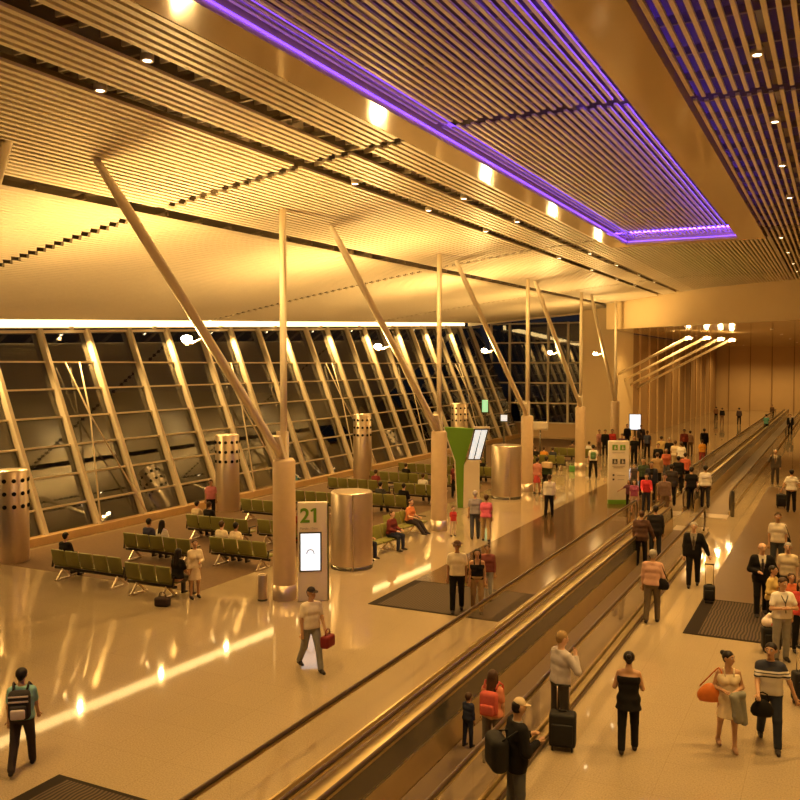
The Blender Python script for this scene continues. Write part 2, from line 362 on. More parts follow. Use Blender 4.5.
# ------------------------------------------------------------------ far end: fascia, soffit, walls
p, q = Vector((-15.4, 64.7)), Vector((8, 48.3))
def quad(mb, pts, mi=0): mb.add(pts, [(0, 1, 2, 3)], mi)
mb = MB(); n = (q-p).normalized(); nn = Vector((-n.y, n.x))*.3
vs = [(p.x, p.y, 9), (q.x, q.y, 9), (q.x, q.y, 12.3), (p.x, p.y, 12.3)]
vs += [(x+nn.x, y+nn.y, z) for x, y, z in vs]
mb.add(vs, [(0, 1, 2, 3), (7, 6, 5, 4), (0, 4, 5, 1), (1, 5, 6, 2), (2, 6, 7, 3), (3, 7, 4, 0)])
struct('wall_front', 'plain cream fascia wall hanging above the far hall', 'wall', mb, M_WALL)
mb = MB(); mb.add([(-15.4, 64.7, 9.02), (8, 48.3, 9.02), (8, FAR, 9.02), (-15.4, FAR, 9.02)], [(0, 3, 2, 1)])
mb.add([(-15.4, 64.7, 9.3), (8, 48.3, 9.3), (8, FAR, 9.3), (-15.4, FAR, 9.3)], [(0, 1, 2, 3)])
struct('ceiling_far', 'glossy tan soffit of the far hall', 'ceiling', mb, M_SOFFIT)
struct('wall_left', 'big cream pier beside the far hall opening', 'wall', MB().box((-16.95, 72, 5.6), (2.6, 7, 11.4)), M_WALL)
mb = MB(); mb.box((-15.9, 103.5, 4.5), (.5, 56, 9))
for i in range(12): mb.box((-15.62, 78+4.2*i, 4.5), (.14, .5, 9), 1)
struct('wall_left_far', 'brown panelled side wall of the far hall', 'wall', mb, [M_BROWN, M_TAN])
mb = MB(); mb.box((-3.5, FAR+.2, 4.6), (26, .4, 9.4))
for i in range(10): mb.box((-14+2.8*i, FAR-.05, 4.5), (.12, .14, 9), 1)
struct('wall_far', 'tan end wall of the far hall', 'wall', mb, [M_TAN, M_BROWN])
struct('wall_right', 'tan side wall to the right of the concourse', 'wall', MB().box((8.3, 60, 5.9), (.5, 150, 12.2)), M_TAN)
for i, y in enumerate((70, 82, 96, 112, 125)):  # last row is added, unseen, to brighten the tan end wall
    for j, x in enumerate((-11.5, -4.5)):
        downlight(x, y, 8.98, 'downlight in the tan soffit of the far hall, %s row, %s of the pair' % (('first', 'second', 'third', 'fourth', 'added last')[i], ('inner', 'outer')[j]), 1700, 150, 'soffit downlights')
# lamps on bracket arms of the far wall
for i, (u, v, y) in enumerate(((690, 338, 69.5), (708, 338, 71.8), (722, 339, 74), (733, 340, 76.5))):
    d = FW + RT*((u-400)/FPX) + UP*((400-v)/FPX); k = y/d.y; P = Vector((d.x*k, y, CH+d.z*k))
    t = thing('bracket_lamp', 'bright lamp on a long slanting arm below the soffit, %s from the left' % ('first', 'second', 'third', 'fourth')[i], 'light', tuple(P), 0, 'bracket lamps')
    e = Vector((-15.72-P.x, 0.4, -(P.x+15.6)*.52))
    MB().tube([(0, 0, .12), e], .11, 10).build('arm', M_WHITE, t)
    MB().bar((-.3, -.15, -.15), (.25, -.25, .02), .30, .14).build('housing', M_WHITE, t)
    MB().box((-.05, -.3, -.02), (.42, .04, .18)).build('lens', M_LAMP, t)
    point((0, -.7, .1), 120, rad=.10, parent=t)

# ------------------------------------------------------------------ pillars with poles, struts and lamps
PX = -13.9
def pillar(y, x, ztop, ystrut, lab):
    t = thing('roof_pillar', 'tan stone roof pillar with upright pole and leaning strut, '+lab, 'pillar', (x, y, 0), 0, 'roof pillars')
    MB().lathe([(.33, .0), (.33, .42), (.31, .42)], 28).build('steel_base', M_STEEL, t)
    MB().lathe([(.31, .40), (.31, 3.78), (.25, 3.86), (.0001, 3.86)], 28).build('shaft', M_STONE, t)
    mb = MB(); mb.bar((-.04, .0, 3.8), (-.04, 0, 4.6), .1, .34, up=(1, 0, 0)); mb.bar((0, -.05, 3.75), (0, -.42, 4.5), .1, .3, up=(1, 0, 0)); mb.build('bracket', M_WHITE, t)
    h = ztop
    MB().tube([(0, 0, 3.9), (0, 0, h+.1)], .095, 14).build('pole', M_WHITE, t)
    p0, p1 = Vector((0, -.12, 3.9)), Vector((0, ystrut-y, zc(x, ystrut)+.05))
    MB().tube([p0, p0.lerp(p1, .12), p0.lerp(p1, .88), p1], [.08, .115, .115, .07], 14).build('strut', M_WHITE, t)
    return t, p0, p1
def strut_lamp(t, p0, p1, x, lab):
    m = p0.lerp(p1, .47); base = t.location+m
    l = thing('strut_lamp', 'bright uplighter on the leaning strut, '+lab, 'light', base, 0, 'strut uplighters')
    MB().tube([(-.10, 0, .0), (-.45, 0, -.12), (-.62, 0, -.12)], .03, 8).build('bracket', M_WHITE, l)
    MB().lathe([(.04, -.15), (.07, -.14), (.09, -.08), (.07, -.08)], 16, (-.62, 0, -.02)).build('housing', M_WHITE, l)
    MB().lathe([(.08, -.08), (.13, -.02), (.135, .03), (.09, .08), (.0001, .10)], 16, (-.62, 0, -.02)).build('lens', M_LAMP, l)
    spot((-.62, 0, .16), 2350 if x > -14.15 else 1400, 176, (-.12, .03, 1), rad=.25, parent=l)
    point((-.36, -.14, .02), 300, rad=.05, parent=l)
pl = [(8.9, -13.5, 2.0, 'just outside the left edge'), (19.95, -13.5, 13.25, 'nearest one, beside the 21 sign'), (31.0, -13.8, 22.9, 'second one, in front of the yellow seats'),
      (42.6, -14.1, 33.3, 'third one, behind the steel cylinder'), (53.2, -14.2, 44.0, 'fourth one, beyond the seated travellers'), (62.5, -14.2, 55.5, 'last one, by the cream pier')]
for i, (y, x, ysx, lab) in enumerate(pl):
    if i == 0:
        # only the head of its mate strut reaches into the picture
        t = thing('roof_pillar', 'tan stone roof pillar whose pole top shows at the left edge', 'pillar', (-13.5, 8.9, 0), 0, 'roof pillars')
        MB().lathe([(.33, .0), (.33, .42), (.31, .42)], 28).build('steel_base', M_STEEL, t)
        MB().lathe([(.31, .40), (.31, 3.78), (.25, 3.86), (.0001, 3.86)], 28).build('shaft', M_STONE, t)
        MB().tube([(0, 0, 3.8), (-.3, 2.5, zc(-13.8, 11.4)+.05)], .13, 14).build('pole', M_WHITE, t)
        continue
    t, p0, p1 = pillar(y, x, zc(x, y), ysx, lab); strut_lamp(t, p0, p1, x, lab)

# perforated steel air towers and big steel cylinders
def air_tower(x, y, h, r, lab):
    t = thing('air_tower', lab, 'air tower', (x, y, 0), 0, 'perforated air towers')
    MB().lathe([(r, 0), (r, h), (r*.94, h+.04), (.0001, h+.04)], 32).build('shell', M_STEEL, t)
    n = 12; o = MB().tube([(0, 0, 0), (.025, 0, 0)], .07, 10).build('nozzle', M_HOLE, t); first = True
    for k in range(n):
        a = 2*PI*k/n
        for j in range(3):
            if not first: o = o.copy(); COL.objects.link(o)
            first = False; o.location = (math.cos(a)*(r-.005), math.sin(a)*(r-.005), h-.28-.42*j); o.rotation_euler = (0, 0, a)
air_tower(-24.15, 19.9, 2.95, .55, 'perforated steel air tower at the left edge by the facade')
air_tower(-24.1, 31.2, 3.3, .52, 'perforated steel air tower behind the standing person in pink')
air_tower(-24.0, 43.3, 3.6, .52, 'perforated steel air tower behind the middle rows of seats')
air_tower(-23.6, 56.5, 3.7, .60, 'perforated steel air tower behind the green forked sign')
def cyl(x, y, h, r, lab):
    t = thing('steel_drum', lab, 'steel cylinder', (x, y, 0))
    MB().lathe([(r, 0), (r, h-.04), (r-.03, h), (r-.1, h), (.0001, h-.02)], 40).build('shell', M_STEEL, t)
    MB().bar((r*.55, -r*.86, .02), (r*.55, -r*.86, h-.04), .04, .03).build('seam', M_STEEL, t)
    MB().lathe([(r+.01, .0), (r+.01, .12), (r, .12)], 40).build('base_band', M_DSTEEL, t)
cyl(-13.75, 24.1, 2.42, .66, 'big plain steel cylinder right of the 21 sign')
cyl(-14.3, 40.1, 2.55, .72, 'big plain steel cylinder right of the forked green sign')

# ------------------------------------------------------------------ signs
def Rz(a): return Matrix.Rotation(a, 4, 'Z')
def totem21():
    a = math.atan2(.45, .68); t = thing('gate_totem', 'cream gate totem with a green 21 above a white screen', 'sign', (-12.72, 20.15, 0), a)
    MB().rbox((0, 0, 1.35), (.80, .16, 2.7), .03).build('panel', M_SIGN, t)
    MB().box((.42, .0, 1.35), (.035, .15, 2.66)).build('edge_strip', M_DGREEN, t)
    MB().box((-.06, -.085, 1.35), (.60, .03, 1.08)).build('screen_bezel', M_DSTEEL, t)
    s = MB().box((-.06, -.103, 1.35), (.52, .01, 1.00)).build('screen', M_SCREEN, t)
    mb = MB(); mb.tube([(-.06+.10*math.cos(k*PI/8), -.111, 1.30+.12*math.sin(k*PI/8)) for k in range(9)], .014, 6); mb.build('screen_mark', M_GREY, s)
    text_part('21', .54, M_GREEN, t, (-.07, -.085, 2.32), (PI/2, 0, 0), name='number', bold=.012)
    MB().bar((.035, -.088, 2.515), (-.045, -.088, 2.455), .012, .055).build('number_flag', M_GREEN, t)
    text_part('Portão / Gate', .085, M_GREY, t, (-.10, -.085, 1.99), (PI/2, 0, 0), name='lettering')
totem21()
def ysign():
    t = thing('forked_sign', 'forked green and cream sign with twin tilted screens', 'sign', (-15.2, 36.5, 0), .40)
    poly = [(-.12, 0), (.12, 0), (.16, 2.0), (.62, 3.55), (-.72, 3.62), (-.60, 3.2), (-.22, 2.1)]
    MB().prism(poly, .34, Matrix()).build('green_blade', M_GREEN, t)
    mb = MB()
    for (x0, z0), (x1, z1) in zip(poly[4:]+[poly[0]], poly[5:]+[poly[0], (0, 0)][:3]):
        if (x0, z0) != (x1, z1) and x0 < 0: mb.bar((x0-.03, 0, z0), (x1-.03, 0, z1), .36, .05, up=(1, 0, .2))
    mb.build('cream_edge', M_SIGN, t)
    MB().prism([(.14, 0), (.86, 0), (.86, 2.15), (.30, 2.15), (.16, 1.9)], .4, Matrix()).build('cream_column', M_SIGN, t)
    M = Matrix.Translation((.30, -.06, 2.1)) @ Matrix.Rotation(math.radians(-14), 4, 'X') @ Matrix.Shear('XZ', 4, (.0, 0)) if False else Matrix.Translation((.30, -.06, 2.1))
    MB().prism([(0, 0), (.62, 0), (1.02, 1.55), (.30, 1.55)], .22, M).build('screen_housing', M_SIGN, t)
    for k in (0, 1):
        o = .06+.28*k
        MB().prism([(o, .10), (o+.22, .10), (o+.22+.34, 1.40), (o+.30, 1.40)], .02, M @ Matrix.Translation((0, -.12, 0))).build('screen', M_SCREEN2, t)
    MB().prism([(.02, .05), (.62, .05), (.98, 1.46), (.31, 1.46)], .02, M @ Matrix.Translation((0, -.108, 0))).build('screen_bezel', M_DSTEEL, t)
ysign()
def totem2():
    b = gp(618, 504); t = thing('direction_totem', 'tall cream direction totem with green and black pictogram squares on a green foot', 'sign', b, .42)
    MB().rbox((0, 0, 1.55), (.94, .2, 2.75), .02).build('panel', M_SIGN, t)
    MB().box((0, 0, .11), (.94, .22, .20)).build('foot', M_GREEN, t)
    y = -.105
    for nm, z, sz, m in (('green_pictogram', 2.62, .24, M_GREEN), ('black_pictogram', 1.98, .23, M_INK)):
        for x in (-.18, .17):
            o = MB().box((x, y, z), (sz, .012, sz)).build(nm, m, t)
            g = MB(); g.ball((x, y-.008, z+.06), .026, sc=(1, .2, 1)); g.box((x, y-.008, z-.03), (.06, .006, .11)); g.box((x+.06, y-.008, z-.04), (.02, .006, .06)); g.build('figure', M_SIGN, o)
    for x, z, w in ((-.02, 2.38, .56), (-.02, 1.75, .56), (-.02, 1.69, .44), (.1, 1.34, .34), (.1, 1.14, .30)):
        MB().box((x, y, z), (w, .008, .022)).build('text_line', M_GREY, t)
    for z in (1.35, 1.15): MB().box((-.24, y, z), (.08, .012, .08)).build('small_pictogram', M_INK, t)
totem2()
def panel(name, label, u, vb, vt, w, m, y, thick=.12):
    d0 = FW+RT*((u-400)/FPX)+UP*((400-vb)/FPX); d1 = FW+RT*((u-400)/FPX)+UP*((400-vt)/FPX)
    a = d0*(y/d0.y); b = d1*(y/d1.y); z0, z1 = CH+a.z, CH+b.z
    t = thing(name, label, 'sign', (a.x, y, 0), YAW*.6)
    MB().box((0, .04, z0/2), (.12, .12, z0)).build('post', M_DSTEEL, t)
    MB().rbox((0, .04, (z0+z1)/2), (w+.12, thick, z1-z0+.12), .02).build('housing', M_DSTEEL, t)
    MB().box((0, -thick/2+.03, (z0+z1)/2), (w, .02, z1-z0)).build('screen', m, t)
panel('advert_screen', 'small bright white screen near the far crowd', 635, 429.5, 414.5, .80, M_SCREEN, 68)
panel('gate_screen', 'small white gate screen behind the steel cylinder', 504, 421, 415, .36, M_SCREEN2, 47)
panel('exit_sign', 'green lit sign behind the forked sign', 485, 412, 400, .34, M_GREENL, 50)
t = thing('sign_board', 'pale rounded board on a post by the far seats', 'sign', gp(540, 466), .3)
MB().tube([(0, 0, 0), (0, 0, 2.3)], .05, 10).build('post', M_DSTEEL, t); MB().rbox((0, 0, 2.55), (1.0, .2, .55), .1).build('board', M_SIGN, t)
t = thing('litter_bin', 'slim steel litter bin beside the nearest pillar', 'bin', (-13.95, 19.55, 0))
MB().lathe([(.13, .02), (.13, .70), (.11, .72), (.11, .66)], 20).build('shell', M_STEEL, t); MB().lathe([(.135, 0), (.135, .05), (.12, .05)], 20).build('base_ring', M_BLACK, t); MB().lathe([(.0001, .60), (.11, .60)], 20).build('opening', M_HOLE, t)

# ------------------------------------------------------------------ benches
BENCH = {}
def bench_proto(n):
    t = thing('bench_seating', '', 'bench'); P = .56
    MB().box((0, .12, .33), (n*P+.05, .07, .07)).build('beam', M_LEG, t)
    for k in (-1, 1):
        x = k*(n*P/2-P*.55); mb = MB(); mb.bar((x, .12, .33), (x, -.12, .03), .05, .05); mb.bar((x, .12, .33), (x, .42, .03), .05, .05); mb.bar((x, -.2, .02), (x, .5, .02), .07, .04); mb.build('leg', M_STEEL, t)
    for k in range(n):
        x = (k-(n-1)/2)*P
        MB().rbox((x, .26, .43), (P-.05, .46, .07), .03).build('seat', M_SEAT, t)
        MB().rbox((x, -.03, .69), (P-.05, .06, .46), .028, rot=Matrix.Rotation(math.radians(12), 4, 'X')).build('backrest', M_SEAT, t)
    for k in (-1, 1):
        x = k*(n*P/2+.01); mb = MB(); mb.bar((x, 0, .36), (x, .04, .62), .035, .05); mb.bar((x, .0, .62), (x, .40, .62), .04, .035); mb.build('armrest', M_LEG, t)
    return t
def bench(x0, x1, y, lab, rz=0, n=None):
    L = abs(x1-x0); n = n or max(3, round(L/.56))
    if n not in BENCH: BENCH[n] = t = bench_proto(n)
    else: t = copy_tree(BENCH[n])
    t.location = ((x0+x1)/2, y, 0); t.rotation_euler = (0, 0, rz); t['label'] = lab; t['group'] = 'olive waiting benches'; return t
B1 = bench(-21.0, -18.2, 18.75, 'olive bench in the front row, left half, its back to us')
B2 = bench(-17.95, -16.0, 18.45, 'olive bench in the front row, right half, left of the woman standing in white')
B3 = bench(-21.0, -18.2, 21.7, 'olive bench in the second row, under the seated dark figures')
B4 = bench(-18.0, -15.8, 22.4, 'olive bench in the second row, right of the woman in white')
B5 = bench(-21.5, -18.7, 25.4, 'olive bench in the third row, left, before the standing person in pink')
B6 = bench(-18.5, -16.3, 25.7, 'olive bench in the third row, right, with the traveller in red')
B7 = bench(-22.0, -19.8, 29.4, 'olive bench just left of the nearest pillar, fourth row')
B8 = bench(-21.4, -19.1, 32.4, 'olive bench above the 21 sign, fifth row')
B9 = bench(-19.0, -16.2, 33.1, 'olive bench above the big steel cylinder, fifth row')
B10 = bench(-22.4, -19.0, 36.9, 'olive bench in the sixth row, left, below an air tower')
B11 = bench(-18.6, -16.4, 36.6, 'olive bench in the sixth row, right, left of the second pillar')
B12 = bench(-21.8, -18.4, 40.1, 'olive bench in the seventh row, left')
B13 = bench(-18.0, -15.8, 40.3, 'olive bench in the seventh row, right, behind the second pillar')
B14 = bench(-22.2, -18.8, 44.2, 'olive bench in the eighth row, left')
B15 = bench(-18.2, -16.0, 44.4, 'olive bench in the eighth row, right')
B16 = bench(-22.0, -18.6, 48.5, 'olive bench in the ninth row')
Y1 = bench(-15.2, -13.0, 26.1, 'yellow lit olive bench right of the steel cylinder, facing the walkway', -PI/2-.12, 4)
Y2 = bench(-15.7, -13.5, 29.3, 'yellow lit olive bench by the second pillar, facing the walkway', -PI/2-.12, 4)
F1 = bench(-16.5, -14.3, 46.5, 'far olive bench behind the man in the white shirt', -PI/2+.2, 4)
F2 = bench(-17.6, -14.8, 52.0, 'far olive bench with a row of seated travellers', .0, 5)
F3 = bench(-17.2, -14.4, 57.0, 'farthest olive bench below the end glazing', .0, 5)

# ------------------------------------------------------------------ moving walkways
def walkway(xl, xr, y0, y1, lab, left_solid=False, curved_near=False, outer=0.):
    xc = (xl+xr)/2; L = y1-y0; t = thing('moving_walkway', lab, 'moving walkway', (xc, y0, 0)); w = xr-xl; h = w/2
    MB().box((0, L/2, .012), (w-.12, L, .024)).build('belt', M_BELT, t)
    for sx in (-1, 1):
        solid = left_solid and sx < 0
        MB().box((sx*(h-.03), L/2, .25 if solid else .08), (.04, L, .5 if solid else .16)).build('skirt_panel', M_STEELB, t)
        if solid: MB().box((-h-.01, L/2, .72), (.05, L-.6, .44)).build('balustrade_panel', M_DSTEEL, t)
        else:
            mb = MB(); k = 0; seg = 1.9; n = int((L-.6)/seg)
            for k in range(n): mb.box((sx*h, .3+seg*(k+.5), .52), (.015, seg-.012, .74))
            mb.build('balustrade_glass', M_GLASS, t)
        MB().box((sx*h, L/2, .915), (.05, L-.7, .04)).build('rail_profile', M_STEELB, t)
        arc = [(sx*h, L-.38+.38*math.sin(a), .57+.40*math.cos(a)) for a in [PI*i/10 for i in range(11)]]
        arc0 = [(sx*h, .38-.38*math.sin(a), .57+.40*math.cos(a)) for a in [PI*(10-i)/10 for i in range(11)]]
        MB().tube(arc0+arc, .036, 10).build('handrail', M_HAND, t)
        for yy in (.1, L-.3): pass
    if outer:
        MB().box((h+outer/2+.01, L/2, .05), (outer, L, .10)).build('outer_deck', M_STEELB, t)
        MB().box((h+outer+.02, L/2, .035), (.05, L, .07)).build('kerb', M_HAND, t)
    for yy in (-.55, L+.55): MB().box((0, yy, .011), (w, 1.1, .022)).build('comb_plate', M_STEEL, t)
    return t
walkway(-7.25, -6.14, 1.5, 36.0, 'moving walkway on the left of the near pair, behind the glass balustrade')
walkway(-5.72, -4.5, 1.5, 35.0, 'moving walkway on the right of the near pair, carrying the girl with a red backpack', True, outer=.13)
tag(MB().box((-5.93, 18.4, .43), (.32, 33.4, .86)).build('walkway_divider', M_STEELB), 'bronze steel divider between the two near moving walkways', 'divider')
walkway(-7.0, -6.0, 39.6, 118, 'far moving walkway, left lane, beyond the crowd')
walkway(-5.55, -4.1, 39.6, 118, 'far moving walkway, right lane, carrying the person in teal', True)
tag(MB().box((-5.73, 79, .43), (.24, 77, .86)).build('walkway_divider', M_STEELB), 'bronze steel divider between the two far moving walkways', 'divider')
tag(MB().rbox((-3.95, 39.3, .55), (.16, .22, 1.1), .04).build('walkway_post', M_DSTEEL), 'dark post at the near end of the far moving walkway', 'post')

# ------------------------------------------------------------------ people: implicit surfaces meshed by surface nets
def surface_nets(d, org, h):
    s = d < 0; nx, ny, nz = d.shape
    cnt = np.zeros((nx-1, ny-1, nz-1), np.float32); acc = np.zeros((nx-1, ny-1, nz-1, 3), np.float32)
    C = [(i, j, k) for i in (0, 1) for j in (0, 1) for k in (0, 1)]
    def sl(a, c): return a[c[0]:nx-1+c[0], c[1]:ny-1+c[1], c[2]:nz-1+c[2]]
    for c in C:
        for ax in range(3):
            if c[ax] == 0:
                e = list(c); e[ax] = 1; a, b = sl(d, c), sl(d, e); m = (a < 0) != (b < 0)
                t = np.where(m, a/np.where(m, a-b, 1), 0)
                cnt += m
                for q in range(3): acc[..., q] += m*(c[q] + (t if q == ax else 0))
    act = cnt > 0; idx = -np.ones(act.shape, np.int64); idx[act] = np.arange(act.sum())
    I = np.argwhere(act); V = (I + acc[act]/cnt[act][:, None])*h + np.array(org)
    F = []
    for ax in range(3):
        e = [0, 0, 0]; e[ax] = 1
        a = s[:nx-e[0], :ny-e[1], :nz-e[2]]; b = s[e[0]:, e[1]:, e[2]:]
        E_ = np.argwhere(a != b)
        u, w = (ax+1) % 3, (ax+2) % 3
        E_ = E_[(E_[:, u] > 0) & (E_[:, w] > 0) & (E_[:, u] < act.shape[u]) & (E_[:, w] < act.shape[w]) & (E_[:, ax] < act.shape[ax])]
        def cell(du, dw):
            q = E_.copy(); q[:, u] -= du; q[:, w] -= dw; return idx[q[:, 0], q[:, 1], q[:, 2]]
        Q = np.stack([cell(1, 1), cell(0, 1), cell(0, 0), cell(1, 0)], 1)
        ins = s[E_[:, 0], E_[:, 1], E_[:, 2]]
        Q = np.where(ins[:, None], Q, Q[:, ::-1]); F.append(Q)
    return V, np.concatenate(F)
def sdf_mesh(prims, h, k=.03, clip=None, carve=(), kc=None):
    """prims: (a, b, ra, rb[, sy]) round cones, blended; clip(P) -> distance to intersect with; carve: spheres to subtract"""
    lo = np.min([np.minimum(p[0], p[1])-max(p[2], p[3]) for p in prims], 0)-h*3; hi = np.max([np.maximum(p[0], p[1])+max(p[2], p[3]) for p in prims], 0)+h*3
    n = np.ceil((hi-lo)/h).astype(int)+1
    ax = [lo[i]+h*np.arange(n[i]) for i in range(3)]
    D = np.full(n, .2, np.float32); mg = .07
    for p in prims:
        a, b, ra, rb = np.array(p[0], float), np.array(p[1], float), p[2], p[3]; sy = p[4] if len(p) > 4 else 1.
        l2 = np.minimum(a, b)-max(ra, rb)-mg; h2 = np.maximum(a, b)+max(ra, rb)+mg
        i0 = np.maximum(((l2-lo)/h).astype(int), 0); i1 = np.minimum(np.ceil((h2-lo)/h).astype(int)+1, n)
        X, Y, Z = np.meshgrid(*[ax[q][i0[q]:i1[q]] for q in range(3)], indexing='ij')
        ba = b-a; bb = max(1e-9, ba@ba); px, py, pz = X-a[0], Y-a[1], Z-a[2]
        t = np.clip((px*ba[0]+py*ba[1]+pz*ba[2])/bb, 0, 1)
        dd = np.sqrt((px-ba[0]*t)**2+((py-ba[1]*t)*sy)**2+(pz-ba[2]*t)**2)-(ra+(rb-ra)*t)
        s = np.s_[i0[0]:i1[0], i0[1]:i1[1], i0[2]:i1[2]]; o = D[s]; hh = np.clip(.5+.5*(o-dd)/k, 0, 1)
        D[s] = o+(dd-o)*hh-k*hh*(1-hh)
    if clip is not None or carve:
        X, Y, Z = np.meshgrid(*ax, indexing='ij')
        if clip is not None: D = np.maximum(D, clip(X, Y, Z))
        for c, r in carve: D = np.maximum(D, r-np.sqrt((X-c[0])**2+(Y-c[1])**2+(Z-c[2])**2))
    D[0] = D[-1] = .2; D[:, 0] = D[:, -1] = .2; D[:, :, 0] = D[:, :, -1] = .2
    return surface_nets(D.astype(np.float64), lo, h)
def np_obj(name, VF, m, parent, extra=None, mats=None):
    mb = MB(); V, F = VF
    mb.v = [tuple(v) for v in V.tolist()]; mb.f = F.tolist(); mb.m = [0]*len(F); mb.sm = [True]*len(F)
    if extra: extra(mb)
    return mb.build(name, mats or m, parent)

ARM = {  # (upper arm dir, forearm dir): outward, forward, up
 'down': ((.14, .02, -1), (.04, .18, -1)), 'bent': ((.30, .10, -1), (-.45, .80, .30)), 'waist': ((.30, -.08, -1), (-.55, .75, -.05)),
 'phone': ((.45, .35, -.75), (-.38, .12, .92)), 'crossed': ((.35, .28, -1), (-.95, .38, .12)), 'fwd': ((.12, .45, -1), (.0, .85, -.45)),
 'back': ((.14, -.42, -1), (.06, -.18, -1)), 'out': ((.42, .0, -.9), (.34, .10, -.92)), 'lap': ((.16, .30, -1), (-.30, .88, -.15)), 'swing': ((.12, .30, -1), (.0, .62, -.85)),
 'wide': ((.75, .15, -.6), (.75, .2, -.5)), 'hips': ((.55, -.2, -.85), (-.6, .35, -.65))}
LEGS = {'stand': ((2, 3, 3), (-2, 3, 3)), 'walk': ((20, 10, 2), (-16, 18, 2)), 'walk2': ((-14, 20, 2), (20, 8, 2)), 'step': ((9, 7, 2), (-9, 12, 2)),
        'step2': ((-9, 12, 2), (9, 7, 2)), 'sit': ((84, 84, 6), (86, 86, 6)), 'sitout': ((82, 40, 4), (84, 46, 4)), 'wide': ((3, 3, 8), (-3, 3, 8))}
NP = [0]
def person(label, loc, rz, ht, skin='tan', hair=('short', 'black'), top=('tee', (.8, .75, .65)), bottom=('trousers', (.05, .05, .06)), arms=('down', 'down'),
           legs='stand', head=(0, 0), lean=2, female=False, shoe=(.03, .022, .018), child=False, det=1, sit_z=None, group=None):
    NP[0] += 1
    s = ht/1.75; h = (.0145, .019, .026)[det-1]; hk = 1.22 if child else 1.0
    t = thing('person', label, 'person', loc, rz, group)
    A = lambda *p: np.array(p, float)
    # skeleton, unscaled; front is -Y, person's right is -X
    hip = [A(-.092, 0, 0), A(.092, 0, 0)]; kn = []; an = []
    for i, sx in ((0, -1), (1, 1)):
        f, kf, ab = [math.radians(q) for q in LEGS[legs][i]]
        kd = A(sx*math.sin(ab), -math.sin(f), -math.cos(f)); k_ = hip[i]+.425*kd; g = f-kf
        kn.append(k_); an.append(k_+.42*A(sx*math.sin(ab)*.4, -math.sin(g), -math.cos(g)))
    drop = -min(a[2] for a in an)+.085
    if sit_z is not None and legs.startswith('sit'): drop = sit_z/s+.09
    for a in hip+kn+an: a[2] += drop
    hz = hip[0][2]; ln = math.radians(lean); up = A(0, -math.sin(ln), math.cos(ln)); fwd = A(0, -math.cos(ln), -math.sin(ln))
    P = lambda x, f, u: A(x, 0, hz)+up*u+fwd*f
    sw = .160 if female else .178
    if child: sw *= .88
    sh = [P(-sw, 0, .472), P(sw, 0, .472)]; el = []; wr = []; fd = []
    for i, sx in ((0, -1), (1, 1)):
        u, f = [np.array(q, float) for q in ARM[arms[i]]]; u /= np.linalg.norm(u); f /= np.linalg.norm(f)
        U = A(sx*u[0], -u[1], u[2]); Fv = A(sx*f[0], -f[1], f[2]); el.append(sh[i]+.285*U); wr.append(el[i]+.25*Fv); fd.append(Fv)
    neck = P(0, .0, .53); hc = P(0, .012, .735)
    ya, pi_ = math.radians(head[0]), math.radians(head[1])
    hf = A(math.sin(ya)*math.cos(pi_), -math.cos(ya)*math.cos(pi_), math.sin(pi_)); hr = A(math.cos(ya), math.sin(ya), 0); hu = np.cross(hr, hf)*1.0
    if hu[2] < 0: hu = -hu
    Hd = lambda r, f, u: hc+(hr*r+hf*f+hu*u)*hk
    S_ = lambda pr: [(np.array(p[0])*s, np.array(p[1])*s, p[2]*s, p[3]*s, *(p[4:])) for p in pr]
    wst, hpw = (.075, .088) if female else (.082, .080)
    torso = [(P(-.09, 0, .37), P(.09, 0, .37), .108, .108), (P(-sw+.05, 0, .455), P(sw-.05, 0, .455), .064, .064), (P(0, -.01, .525), P(-.13, -.005, .478), .052, .048), (P(0, -.01, .525), P(.13, -.005, .478), .052, .048), (P(-.07, .0, .22), P(.07, 0, .22), .098 if female else .108, .098 if female else .108),
             (P(-wst*.8, 0, .13), P(wst*.8, 0, .13), .096 if female else .105, .096 if female else .105), (P(-hpw, -.01, .02), P(hpw, -.01, .02), .112, .112)]
    if female: torso += [(P(-.075, .075, .34), P(-.075, .08, .335), .058, .058), (P(.075, .075, .34), P(.075, .08, .335), .058, .058)]
    limbs = []
    for i in (0, 1): limbs += [(hip[i], kn[i], .085, .055), (kn[i], an[i], .054, .037)]
    arm_p = []
    for i in (0, 1): arm_p += [(sh[i], el[i], .050, .038), (el[i], wr[i], .038, .027)]
    hand_p = [(wr[i], wr[i]+.085*fd[i], .026, .034) for i in (0, 1)]
    foot_p = [(an[i]+A(0, .03, -.04), an[i]+A(0, -.14, -.055), .036, .03) for i in (0, 1)]
    headp = [(Hd(0, -.012, .02), Hd(0, -.012, .02), .089*hk, .089*hk), (Hd(0, .025, .0), Hd(0, .048, -.082), .068*hk, .042*hk), (neck-up*.05, Hd(0, -.015, -.06), .056, .050*hk),
             (Hd(0, .084, .018), Hd(0, .106, -.024), .011*hk, .017*hk), (Hd(-.086, -.01, .012), Hd(-.088, -.018, -.028), .017*hk, .013*hk), (Hd(.086, -.01, .012), Hd(.088, -.018, -.028), .017*hk, .013*hk)]
    sk = SKIN[skin]
    ext = []
